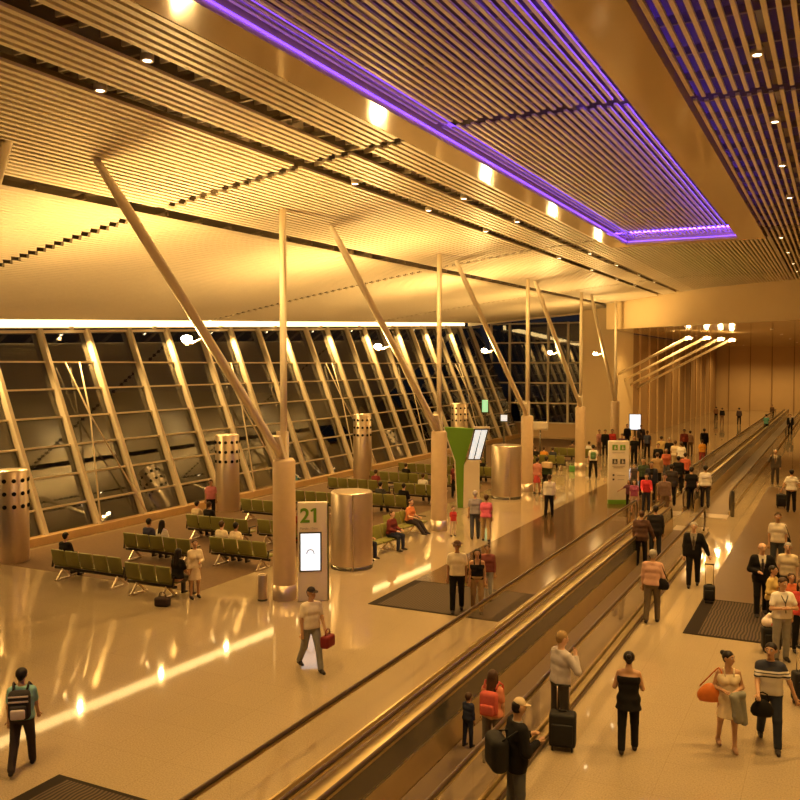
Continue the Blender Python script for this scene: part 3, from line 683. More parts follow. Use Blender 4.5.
    def extra(mb):
        V = lambda p: Vector((p*s).tolist())
        for r in (-1, 1):
            mb.ball(V(Hd(r*.033, .079, .022)), .0125*s*hk, 1, 8); mb.ball(V(Hd(r*.033, .087, .022)), .0068*s*hk, 2, 6)
            mb.bar(V(Hd(r*.016, .089, .044)), V(Hd(r*.052, .078, .046)), .010*s, .010*s, 2)
        mb.bar(V(Hd(-.023, .089, -.053)), V(Hd(.023, .089, -.053)), .014*s, .012*s, 3)
        if det < 3:
            for i, sx in ((0, -1), (1, 1)):
                f = fd[i]; side = np.cross(f, A(0, 0, 1) if abs(f[2]) < .8 else A(0, -1, 0)); side /= np.linalg.norm(side); nn_ = np.cross(side, f); pw = wr[i]+.075*f
                for q, (o, L) in enumerate(((-.026, .070), (-.009, .080), (.009, .076), (.026, .060))):
                    b0 = pw+side*o; c1 = b0+f*L*.5; c2 = c1+(f*.8-nn_*.55)*L*.32; c3 = c2+(f*.4-nn_*.8)*L*.25
                    mb.tube([V(b0), V(c1), V(c2), V(c3)], [.0095*s, .009*s, .008*s, .006*s], 6)
                tb = wr[i]+.03*f+side*(-sx*.022); mb.tube([V(tb), V(tb+side*(-sx*.03)+f*.03), V(tb+side*(-sx*.036)+f*.062)], [.012*s, .011*s, .008*s], 6)
    carve = [(Hd(r*.033, .102, .022)*s, .021*s*hk) for r in (-1, 1)]
    np_obj('body', sdf_mesh(S_(torso+limbs+arm_p+hand_p+foot_p+headp), h*s, .028*s, carve=carve), sk, t, extra, [sk, M_EYE, M_IRIS, M_LIP])
    # hair
    hs, hcx = hair[0], HAIR[hair[1]] if hair[1] in HAIR else fab(hair[1])
    hh = h*.8
    ds = lambda p: np.array(p)*s
    if hs in ('cap', 'hat'):
        cp = fab(hair[1]); z0 = (Hd(0, 0, .045)*s); d = hu/np.linalg.norm(hu)
        cl = lambda X, Y, Z: -((X-z0[0])*d[0]+(Y-z0[1])*d[1]+(Z-z0[2])*d[2])
        pr = [(Hd(0, -.012, .03), Hd(0, -.012, .045), .098*hk, .09*hk)]
        np_obj('cap', sdf_mesh(S_(pr), hh*s, .02*s, cl), cp, t)
        mb = MB(); n = 14; c0 = Hd(0, 0, .048); ring = []
        for q in range(n+1):
            a = (q/n-.5)*(PI*1.0 if hs == 'cap' else 2*PI); rr = (.105 + (.075*max(0, math.cos(a))**.6 if hs == 'cap' else .05)); ring.append((hr*math.sin(a)*.92+hf*math.cos(a))*rr)
            if hs == 'cap': ring[-1] = (hr*math.sin(a)*.098+hf*math.cos(a)*(.085+.085))
        vs = [Vector((c0*s).tolist())]+[Vector(((c0+r_)*s).tolist()) for r_ in ring]+[Vector(((c0+hu*.012)*s).tolist())]+[Vector(((c0+r_+hu*.008)*s).tolist()) for r_ in ring]
        m_ = n+2; fs = [(0, q, q+1) for q in range(1, n+1)]+[(m_, m_+q+1, m_+q) for q in range(1, n+1)]+[(q, m_+q, m_+q+1, q+1) for q in range(1, n+1)]
        mb.add(vs, fs); mb.build('brim', cp, t)
        pr = [(Hd(0, -.03, .01), Hd(0, -.03, -.02), .086*hk, .075*hk)]
        np_obj('hair', sdf_mesh(S_(pr), hh*s, .02*s, carve=[(Hd(0, .11, -.06)*s, .125*s*hk)]), HAIR['black'], t)
    elif hs != 'bald':
        pr = [(Hd(0, -.02, .03), Hd(0, -.022, .03), .097*hk, .097*hk), (Hd(0, -.045, .0), Hd(0, -.045, -.04), .078*hk, .06*hk)]
        if hs == 'long': pr += [(Hd(-.035, -.055, -.02), P(-.045, -.085, .40), .062, .05), (Hd(.035, -.055, -.02), P(.045, -.085, .40), .062, .05), (Hd(-.082, -.01, 0), Hd(-.085, -.015, -.12), .026, .03), (Hd(.082, -.01, 0), Hd(.085, -.015, -.12), .026, .03)]
        if hs == 'bun': pr += [(Hd(0, -.125, .055), Hd(0, -.13, .06), .045, .045)]
        if hs == 'pony': pr += [(Hd(0, -.11, .05), P(0, -.12, .50), .035, .028)]
        np_obj('hair', sdf_mesh(S_(pr), hh*s, .02*s, carve=[(Hd(0, .125, -.052)*s, .138*s*hk)]), hcx, t)
    # shirt / jacket / dress
    kind, tc = top[0], top[1]; tm = top[2] if kind == 'mat' else fab(tc)
    if kind == 'mat': kind = 'tee'
    g = {'jacket': .032, 'tank': .012, 'dress': .014}.get(kind, .020)
    pr = [(p[0], p[1], p[2]+g, p[3]+g) for p in torso]+([(P(-.07, 0, .06), P(.07, 0, .06), .128, .128)] if kind in ('tee', 'long') else [])
    slv = {'tee': .62, 'tank': 0, 'dress': 0, 'long': 2, 'jacket': 2}[kind]
    for i in (0, 1):
        if slv >= 2: pr += [(sh[i], el[i], .050+g+.004, .040+g), (el[i], el[i]+(wr[i]-el[i])*.93, .040+g, .030+g*.7)]
        elif slv: pr += [(sh[i], sh[i]+(el[i]-sh[i])*slv, .050+g*.6, .048+g*.7)]
        elif kind == 'dress': pass
    hem = {'tee': .0, 'long': .0, 'jacket': -.12, 'tank': .02, 'dress': -.2}[kind]
    if bottom[0] == 'flare': hem = -.15
    sitting = legs.startswith('sit')
    if sitting: hem = max(hem, .02)
    if kind == 'jacket' and not sitting: pr += [(P(-.075, -.01, .02), P(-.08, -.01, -.14), .125, .13), (P(.075, -.01, .02), P(.08, -.01, -.14), .125, .13)]
    if bottom[0] == 'flare': pr += [(P(0, 0, .12), P(0, 0, -.16), .13, .235, 1.25)]
    zt_, zb_ = P(0, 0, .555)[2]*s, P(0, 0, hem)[2]*s
    if kind in ('tank', 'dress'): zt_ = P(0, 0, .43 if kind == 'tank' else .46)[2]*s
    if kind == 'dress': pr += [(P(0, 0, .10), P(0, 0, -.34), .12, .195)]; zb_ = P(0, 0, -.33)[2]*s
    if kind == 'jacket':
        apex = P(0, .16, .06)*s
        def cl(X, Y, Z):
            base = np.maximum(Z-zt_, zb_-Z); u = np.clip((Z-apex[2])/(.46*s), 0, 1)
            v = np.minimum(np.minimum(u*.085*s-np.abs(X), -(Y+.035*s)), Z-apex[2]); return np.maximum(base, v)
    else: cl = lambda X, Y, Z: np.maximum(Z-zt_, zb_-Z)
    def st_extra(mb):
        if kind in ('tank', 'dress') and not (kind == 'tank' and bottom[0] == 'flare'):
            for r in (-.075, .075): mb.tube([Vector((P(r, .10, .42)*s).tolist()), Vector((P(r*1.15, .03, .552)*s).tolist()), Vector((P(r, -.10, .42)*s).tolist())], .016*s, 6)
    np_obj('dress' if kind == 'dress' else 'jacket' if kind == 'jacket' else 'shirt', sdf_mesh(S_(pr), h*s, .035*s, cl), tm, t, st_extra)
    if kind == 'jacket':
        pr = [(p[0], p[1], p[2]+.014, p[3]+.014) for p in torso[:4]]
        np_obj('shirt', sdf_mesh(S_(pr), h*s, .03*s, lambda X, Y, Z: np.maximum(Z-P(0, 0, .56)[2]*s, P(0, 0, .06)[2]*s-Z)), fab(top[2]), t)
        if len(top) > 3:
            V = lambda p: Vector((p*s).tolist())
            MB().bar(V(P(0, .105, .49)), V(P(0, .138, .40)), .04*s, .02*s, up=(0, -1, .2)).bar(V(P(0, .138, .40)), V(P(0, .134, .12)), .055*s, .02*s, up=(0, -1, 0)).build('tie', fab(top[3]), t)
    # trousers / skirt
    if bottom[0] in ('trousers', 'flare', 'shorts'):
        bc = fab(bottom[1]); g = .016
        pr = [(torso[-1][0], torso[-1][1], torso[-1][2]+g, torso[-1][3]+g), (P(-.06, 0, .08), P(.06, 0, .08), .105+g, .105+g)]
        for i in (0, 1):
            pr += [(hip[i], kn[i], .088+g, .060+g)]
            if bottom[0] != 'shorts': pr += [(kn[i], kn[i]+(an[i]-kn[i])*.97, .058+g, .048+g)]
        zt2 = P(0, 0, .11)[2]*s; zk = (kn[0][2]-.01)*s
        np_obj('shorts' if bottom[0] == 'shorts' else 'trousers', sdf_mesh(S_(pr), h*s, .022*s, lambda X, Y, Z: np.maximum(Z-zt2, .03*s-Z if sitting or bottom[0] != 'shorts' else zk-Z)), bc, t)
    elif bottom[0] == 'skirt':
        pr = [(torso[-1][0], torso[-1][1], .128, .128), (P(0, 0, .05), P(0, 0, -.40), .13, .20)]; z0, z1 = P(0, 0, .11)[2]*s, P(0, 0, -.36)[2]*s
        np_obj('skirt', sdf_mesh(S_(pr), h*s, .03*s, lambda X, Y, Z: np.maximum(Z-z0, z1-Z)), fab(bottom[1]), t)
    sm = fab(shoe, .5)
    for i in (0, 1):
        a = an[i]; pr = [(a+A(0, .035, -.045), a+A(0, -.06, -.045), .042, .044), (a+A(0, -.06, -.05), a+A(0, -.155, -.058), .042, .034), (a+A(0, .01, -.02), a+A(0, .01, .0), .045, .042)]
        z0 = (a[2]-.083)*s
        np_obj('shoe', sdf_mesh(S_(pr), max(h*.8, .012)*s, .02*s, lambda X, Y, Z: z0-Z), sm, t)
    Mw = Matrix.Translation(Vector(loc)) @ Matrix.Rotation(rz, 4, 'Z')
    W = lambda p: Mw @ Vector((np.array(p)*s).tolist())
    return dict(t=t, rh=W(wr[0]+.10*fd[0]), lh=W(wr[1]+.10*fd[1]), back=W(P(0, -.17, .30)), rsh=W(sh[0]+A(0, 0, .05)), lsh=W(sh[1]+A(0, 0, .05)), rhip=W(P(-.22, -.02, .0)), lhip=W(P(.22, -.02, .0)),
                chest=W(P(0, .15, .3)), lap=W(P(0, .28, .15)), rz=rz, s=s, W=lambda x, f, u: W(P(x, f, u)))
def face(loc, hd):
    c = Vector((-loc.x, -loc.y, 0)).normalized(); r = Vector((RT.x, RT.y, 0)); r = (r-c*r.dot(c)).normalized()
    f = c*math.cos(math.radians(hd))+r*math.sin(math.radians(hd)); return math.atan2(f.y, f.x)+PI/2
def stand(u, vf, vh, hd, label, hmin=1.5, hmax=1.86, **k):
    loc = gp(u, vf); ht = CH*(vf-vh)/(vf-VY)
    if not k.get('child'): ht = max(hmin, min(hmax, ht))
    D = loc.length; k.setdefault('det', 1 if D < 26 else 2 if D < 46 else 3)
    if loc.x > -5.7 and loc.x < -4.5 and loc.y < 35: loc.z = .024
    if loc.x > -7 and loc.x < -4.1 and loc.y > 39.6: loc.z = .024
    return person(label, loc, face(loc, hd), ht, **k)

# ------------------------------------------------------------------ luggage
def suitcase(label, loc, rz, w=.40, d=.24, h=.56, m=None, handle=.45):
    m = m or fab((.02, .018, .016), .6); t = thing('suitcase', label, 'suitcase', loc, rz, None)
    MB().rbox((0, 0, .07+h/2), (w, d, h), .05).build('shell', m, t)
    MB().rbox((0, -d/2-.015, .07+h*.42), (w*.8, .05, h*.6), .022).build('front_pocket', m, t)
    if handle:
        for x in (-.1, .1): MB().tube([(x, d*.3, .07+h-.02), (x, d*.3, .07+h+handle)], .010, 8).build('handle_tube', M_STEEL, t)
        MB().tube([(-.12, d*.3, .07+h+handle), (.12, d*.3, .07+h+handle)], .018, 8).build('grip', M_BLACK, t)
    for x in (-1, 1):
        for y in (-1, 1): MB().tube([(x*(w/2-.06)-.015, y*(d/2-.05), .035), (x*(w/2-.06)+.015, y*(d/2-.05), .035)], .035, 12).build('wheel', M_BLACK, t)
    MB().bar((-.07, 0, .07+h+.02), (.07, 0, .07+h+.02), .03, .02).build('top_handle', M_BLACK, t)
    return t
def backpack(P, label, c, w=.30, d=.17, h=.44, strap=None):
    t = thing('backpack', label, 'backpack', P['back'], P['rz']); m = fab(c)
    MB().rbox((0, .02, -.02), (w, d, h), .07).build('main_pouch', m, t)
    MB().rbox((0, .02+d/2+.02, -.10), (w*.75, .07, h*.45), .03).build('front_pocket', m, t)
    for x in (-.10, .10):
        MB().tube([(x, -.03, .20), (x*1.15, -.14, .28), (x*1.2, -.30, .18), (x*1.3, -.30, .02), (x*1.3, -.16, -.14), (x*1.1, -.02, -.2)], .018, 6).build('strap', fab(strap or c), t)
    return t
def bag(label, top, c, w=.34, d=.14, h=.26, rz=0., strap_to=None, name='handbag', rough=.6):
    base = Vector(top)-Vector((0, 0, h+.12)); t = thing(name, label, 'bag', base, rz); m = fab(c, rough)
    if name == 'handbag':
        o = MB().ball((0, 0, h/2), .5, 0, 16, (w*1.08, d*1.15, h*1.1)).build('pouch', m, t)
        for v in o.data.vertices:
            v.co.z = max(v.co.z, .02+.03*abs(v.co.x)); v.co.x *= 1.1-.35*(v.co.z/h)
    else: MB().rbox((0, 0, h/2), (w, d, h), .11 if name == 'duffel_bag' else .06, seg=4).build('pouch', m, t)
    if strap_to is None: MB().tube([(-w*.28, 0, h-.02), (-w*.2, 0, h+.10), (0, 0, h+.13), (w*.2, 0, h+.10), (w*.28, 0, h-.02)], .012, 8).build('handle', m, t)
    else:
        q = Matrix.Rotation(-rz, 4, 'Z') @ (Vector(strap_to)-base)
        MB().tube([(-w*.4, 0, h-.04), (q.x-.03, q.y+.05, q.z-.02), (q.x, q.y, q.z+.02), (q.x+.03, q.y-.06, q.z-.03), (w*.4, 0, h-.04)], .012, 8).build('strap', m, t)
    return t
BK = (.010, .008, .007); NV = (.03, .035, .06); WH = (.80, .74, .64); JN = (.10, .11, .13); CR = (.72, .58, .38); GY = (.30, .27, .23); BR = (.20, .12, .07); RD = (.48, .045, .04); OR = (.70, .22, .05)

# --- foreground, right side
stand(628, 751, 652, 180, 'woman in a black halter top and black trousers seen from behind, hands before her', skin='tan', hair=('bun', 'black'), top=('tank', BK), bottom=('flare', BK), arms=('bent', 'bent'), legs='step', female=True)
B = stand(727, 749, 651, 12, 'woman in a short cream dress looking sideways, jacket over her arm', skin='tan', hair=('bun', 'black'), top=('dress', (.78, .64, .42)), bottom=('none',), arms=('waist', 'waist'), legs='step2', female=True, head=(48, -6), shoe=(.35, .2, .12))
bag('orange shoulder bag of the woman in the cream dress', B['rhip']+Vector((-.06, -.03, .34)), (.62, .17, .03), .44, .17, .32, B['rz'], B['rsh'], rough=.4)
t = thing('draped_jacket', 'grey jacket draped over the arm of the woman in the cream dress', 'jacket', B['lap']+Vector((.05, 0, -.42)), B['rz'])
np_obj('cloth', sdf_mesh([(np.array([-.03, 0, .42]), np.array([.12, .0, .46]), .06, .06), (np.array([0, -.02, .40]), np.array([.06, 0, .06]), .07, .085), (np.array([.12, .01, .42]), np.array([.16, .02, .0]), .05, .06), (np.array([.02, -.05, .36]), np.array([.0, -.05, .12]), .04, .05)], .014, .025), fab((.24, .23, .18)), t)
def polo_mat():
    m = bpy.data.materials.new('striped_polo'); m.use_nodes = True; nt = m.node_tree; b = nt.nodes['Principled BSDF']; b.inputs['Roughness'].default_value = .85
    tc = nt.nodes.new('ShaderNodeTexCoord'); sx = nt.nodes.new('ShaderNodeSeparateXYZ'); nt.links.new(tc.outputs['Object'], sx.inputs[0])
    r = nt.nodes.new('ShaderNodeValToRGB'); r.color_ramp.interpolation = 'CONSTANT'; mp = nt.nodes.new('ShaderNodeMapRange'); mp.inputs['From Min'].default_value = .9; mp.inputs['From Max'].default_value = 1.6
    e = r.color_ramp.elements; e[0].position = 0; e[0].color = (.62, .55, .43, 1); e[1].position = .43; e[1].color = (.03, .035, .06, 1)
    for p_, c in ((.47, (.8, .74, .64)), (.52, (.03, .035, .06)), (.545, (.8, .74, .64)), (.59, (.03, .032, .05))):
        k = e.new(p_); k.color = (*c, 1)
    nt.links.new(sx.outputs['Z'], mp.inputs['Value']); nt.links.new(mp.outputs[0], r.inputs[0]); nt.links.new(r.outputs[0], b.inputs['Base Color']); return m
C = stand(769, 746, 641, 5, 'man in a navy polo with white stripes, walking beside the woman in cream', skin='tan', hair=('short', 'black'), top=('mat', NV, polo_mat()), bottom=('trousers', (.025, .028, .04)), arms=('fwd', 'out'), legs='walk2', head=(-20, -4))
bag('black bag hanging between the walking couple', C['rh']+Vector((.05, .12, .06)), BK, .36, .16, .30, C['rz'])
suitcase('black suitcase cut by the right edge of the view, behind the striped polo man', gp(803, 704), .5)
# --- group near the right edge
D = stand(781, 661, 578, 25, 'man in a white shirt with crossed arms and a dark lanyard, grey trousers', skin='tan', hair=('short', 'brown'), top=('tee', WH), bottom=('trousers', (.28, .26, .22)), arms=('crossed', 'crossed'), head=(15, -12))
lan = MB(); lan.tube([D['W'](-.07, .10, .50)-D['t'].location, D['W'](0, .15, .34)-D['t'].location, D['W'](.01, .16, .14)-D['t'].location], .010, 6); lan.tube([D['W'](.07, .10, .50)-D['t'].location, D['W'](0, .15, .34)-D['t'].location], .010, 6)
o = lan.build('lanyard', M_INK, D['t'], rz=-D['rz'])
stand(771, 634, 566, 70, 'woman with dark hair and a yellowish blouse behind the man with crossed arms', skin='tan', hair=('short', 'black'), top=('long', (.62, .46, .16)), bottom=('trousers', BK), arms=('waist', 'down'), female=True)
stand(787, 611, 543, 0, 'man in a beige shirt at the back of the right hand group', skin='fair', hair=('short', 'grey'), top=('tee', (.66, .54, .36)), bottom=('trousers', JN), arms=('down', 'down'), head=(0, -8))
stand(790, 637, 574, 20, 'person in an orange red top behind the crossed arms man', skin='tan', hair=('short', 'brown'), top=('tee', (.66, .16, .06)), bottom=('trousers', GY), arms=('waist', 'down'))
stand(800, 652, 580, 10, 'woman in a dark red top at the right edge of the view', skin='tan', hair=('long', 'brown'), top=('tee', (.50, .06, .05)), bottom=('trousers', BK), female=True)
suitcase('dark suitcase under the white plastic bag', gp(771, 652), .3, handle=0, h=.5)
t = thing('plastic_bag', 'crumpled white and red plastic bag on the dark suitcase', 'bag', gp(771, 652)+Vector((0, 0, .57)), .2)
np_obj('pouch', sdf_mesh([(np.array([-.1, 0, .10]), np.array([.12, 0, .08]), .11, .09), (np.array([-.08, .02, .18]), np.array([-.04, 0, .26]), .07, .05), (np.array([.1, -.03, .12]), np.array([.2, 0, .06]), .07, .06)], .014, .02), fab((.8, .68, .58), .5), t)
np_obj('red_print', sdf_mesh([(np.array([.02, -.07, .08]), np.array([.2, -.06, .07]), .05, .04)], .012, .02), fab((.7, .12, .1)), t)
H_ = stand(761, 616, 541, 8, 'bald man in a black suit with a pale shirt and dark tie', skin='fair', hair=('bald', 'grey'), top=('jacket', BK, (.75, .68, .55), (.05, .04, .04)), bottom=('trousers', BK), arms=('waist', 'out'), legs='step', head=(15, -8))
I_ = stand(777, 574, 512, 0, 'man in a white tee with a shoulder strap and dark jeans', skin='tan', hair=('short', 'brown'), top=('tee', (.78, .68, .52)), bottom=('trousers', (.06, .065, .07)), arms=('down', 'down'))
bag('dark bag slung from the shoulder of the man in the white tee', I_['lhip']+Vector((0, 0, .30)), BK, .28, .12, .24, I_['rz'], I_['lsh'])
J_ = stand(791, 512, 470, 180, 'woman in a white top and black trousers with dark hair, back to us', skin='tan', hair=('short', 'black'), top=('tee', WH), bottom=('trousers', BK), arms=('out', 'out'), female=True)
suitcase('black suitcase left of the woman in the white top', gp(781, 508), .2, handle=.3)
stand(775, 484, 449, 0, 'man in a grey suit holding a phone to his ear', skin='fair', hair=('short', 'grey'), top=('jacket', (.10, .08, .06), (.5, .42, .3), (.2, .12, .06)), bottom=('trousers', (.06, .045, .035)), arms=('phone', 'down'))
L_ = stand(693, 587, 521, 0, 'grey haired man in a dark suit and tie pulling a small trolley case', skin='fair', hair=('short', 'grey'), top=('jacket', BK, (.30, .26, .2), (.10, .08, .06)), bottom=('trousers', BK), arms=('down', 'out'), legs='step', head=(0, -6))
lc = gp(709, 603); suitcase('small black trolley case of the man in the dark suit', lc, L_['rz'], .30, .20, .42, handle=.55)
M_ = stand(652, 622, 550, 172, 'man in a pink shirt seen from behind with a black shoulder bag', skin='tan', hair=('short', 'grey'), top=('long', (.62, .36, .26)), bottom=('trousers', (.13, .095, .06)), arms=('waist', 'down'), legs='step')
bag('black shoulder bag of the man in the pink shirt', M_['rhip']+Vector((.02, -.02, .30)), BK, .32, .13, .30, M_['rz'], M_['rsh'])
stand(641, 566, 512, 180, 'person in a dark brown coat seen from behind at the walkway end', skin='tan', hair=('short', 'brown'), top=('jacket', (.10, .05, .03), BK), bottom=('trousers', BK), arms=('out', 'down'))
stand(655, 560, 507, 180, 'person in a black coat seen from behind at the walkway end', skin='tan', hair=('short', 'black'), top=('jacket', (.02, .016, .014), BK), bottom=('trousers', (.03, .03, .035)), arms=('down', 'waist'))
O_ = stand(560, 736, 632, 125, 'man in a lavender shirt with one hand at his face beside the walkway', skin='fair', hair=('short', 'blond'), top=('long', (.50, .44, .42)), bottom=('trousers', (.06, .05, .04)), arms=('phone', 'down'), head=(-10, -14))
suitcase('big black trolley suitcase behind the man in the lavender shirt', gp(562.5, 749), face(gp(562, 749), 175)+PI, .44, .28, .56, handle=.42)
P_ = stand(516, 826, 699, 110, 'man in a tan cap and black jacket at the bottom edge by the walkway', skin='tan', hair=('cap', (.62, .48, .30)), top=('jacket', BK, (.2, .2, .2)), bottom=('trousers', (.10, .10, .10)), arms=('bent', 'bent'), head=(10, -18))
bag('big black bag at the back of the man in the tan cap', P_['W'](0, -.30, .50), (.016, .014, .012), .46, .26, .50, P_['rz'], P_['rsh'], name='duffel_bag')
Q_ = stand(492, 764, 672, 160, 'long haired girl with a red backpack on the moving walkway', skin='tan', hair=('long', 'brown'), top=('tee', (.60, .22, .12)), bottom=('trousers', (.14, .12, .10)), arms=('down', 'down'), female=True, hmin=1.4, hmax=1.55)
backpack(Q_, 'bright red backpack on the long haired girl', (.52, .10, .065), .30, .16, .38)
stand(468, 748, 695, 140, 'small boy in navy clothes standing on the moving walkway', child=True, skin='tan', hair=('short', 'brown'), top=('long', NV), bottom=('trousers', NV), arms=('down', 'fwd'))
# --- left of the walkway
S1 = stand(457, 612, 541, 0, 'man in a dark hat and white shirt with a diagonal strap', skin='brown', hair=('hat', (.10, .05, .03)), top=('tee', (.80, .70, .52)), bottom=('trousers', BK), arms=('down', 'down'), legs='step')
bag('dark crossbody bag of the man in the hat', S1['lhip']+Vector((0, 0, .28)), BK, .24, .1, .2, S1['rz'], S1['rsh'])
stand(477, 613, 549, 0, 'long haired woman in a black top and khaki trousers beside the man in the hat', skin='tan', hair=('long', 'black'), top=('tank', BK), bottom=('trousers', (.34, .22, .11)), arms=('down', 'down'), legs='step2', female=True)
stand(487, 601, 545, 0, 'person in a maroon top and pale jeans behind the couple with the hat', skin='tan', hair=('short', 'brown'), top=('long', (.24, .07, .06)), bottom=('trousers', (.50, .50, .48)))
stand(475, 539, 491, 180, 'man in a grey blue shirt walking beside the person in pink', skin='tan', hair=('short', 'grey'), top=('tee', (.26, .24, .26)), bottom=('trousers', (.06, .06, .07)), legs='step')
stand(486, 541, 495, 178, 'person in a bright pink top and tan trousers seen from behind', skin='tan', hair=('short', 'brown'), top=('tee', (.68, .13, .20)), bottom=('trousers', (.42, .28, .13)), legs='step2', female=True)
G21 = stand(311, 670, 586, 25, 'man in a dark cap and white tee walking before the 21 sign', skin='tan', hair=('cap', (.04, .03, .03)), top=('tee', (.80, .70, .56)), bottom=('trousers', (.27, .26, .24)), arms=('down', 'swing'), legs='walk2', head=(20, -5))
bag('dark red bag carried by the man in the dark cap', G21['lh']+Vector((.03, 0, .10)), (.20, .02, .02), .36, .2, .26, G21['rz']+.6, name='carry_bag')
BP = stand(23, 769, 667, 168, 'man in a teal shirt with a striped backpack walking at the lower left', skin='tan', hair=('short', 'black'), top=('tee', (.22, .42, .38)), bottom=('trousers', (.05, .035, .03)), arms=('swing', 'down'), legs='walk', head=(-10, -8))
bpk = backpack(BP, 'black and white backpack of the man in the teal shirt', (.035, .03, .028), .33, .18, .46)
o = MB().rbox((0, .16, -.12), (.22, .06, .16), .03).build('pale_pocket', fab((.6, .5, .45)), bpk); o['label'] = 'pale pinkish outer pocket'
for z in (.06, .14): MB().rbox((0, .115, z), (.30, .012, .03), .005).build('pale_stripe', fab((.6, .5, .45)), bpk)
stand(549, 517, 475, 170, 'man in a white shirt and black trousers at the edge of the brown strip', skin='tan', hair=('short', 'brown'), top=('long', WH), bottom=('trousers', BK), legs='step')
stand(537, 494, 458, 160, 'woman in a red patterned skirt near the third pillar', skin='tan', hair=('short', 'black'), top=('tee', (.5, .2, .14)), bottom=('skirt', (.45, .06, .05)), female=True)
S2 = stand(546, 494, 457, 150, 'person in a dark green top before the far bench', skin='tan', hair=('short', 'black'), top=('long', (.04, .06, .025)), bottom=('trousers', BK))
bag('pale sack over the shoulder of the person in dark green', S2['W'](-.1, -.12, .72), (.62, .46, .28), .5, .3, .3, S2['rz'], S2['rsh'], name='sack')
stand(531, 474, 434, 90, 'man in black standing beside the pale board', skin='tan', top=('long', BK), bottom=('trousers', BK), arms=('fwd', 'fwd'))
GB = stand(593, 478, 443, 180, 'man in black trousers with a green backpack seen from behind', skin='tan', hair=('short', 'black'), top=('tee', WH), bottom=('trousers', BK), legs='wide')
backpack(GB, 'green and white backpack left of the direction totem', (.10, .20, .08), .30, .16, .40, (.6, .6, .5))
stand(455, 498, 463, 10, 'woman in dark red and black standing left of the forked sign', skin='tan', hair=('long', 'black'), top=('tee', (.16, .03, .03)), bottom=('trousers', BK), female=True)
stand(453, 536, 507, 20, 'toddler in a red shirt and pale trousers by the second pillar', child=True, skin='fair', hair=('short', 'brown'), top=('tee', RD), bottom=('trousers', (.66, .54, .38)))
stand(211, 520, 480, 0, 'person in a pink top and black trousers before the air tower', skin='brown', hair=('short', 'black'), top=('tee', (.52, .18, .20)), bottom=('trousers', BK), arms=('down', 'down'))
stand(195, 598, 540, 20, 'woman in white and black standing at the end of the front bench', skin='tan', hair=('short', 'brown'), top=('long', (.70, .58, .42)), bottom=('skirt', (.66, .52, .36)), female=True, arms=('down', 'waist'))
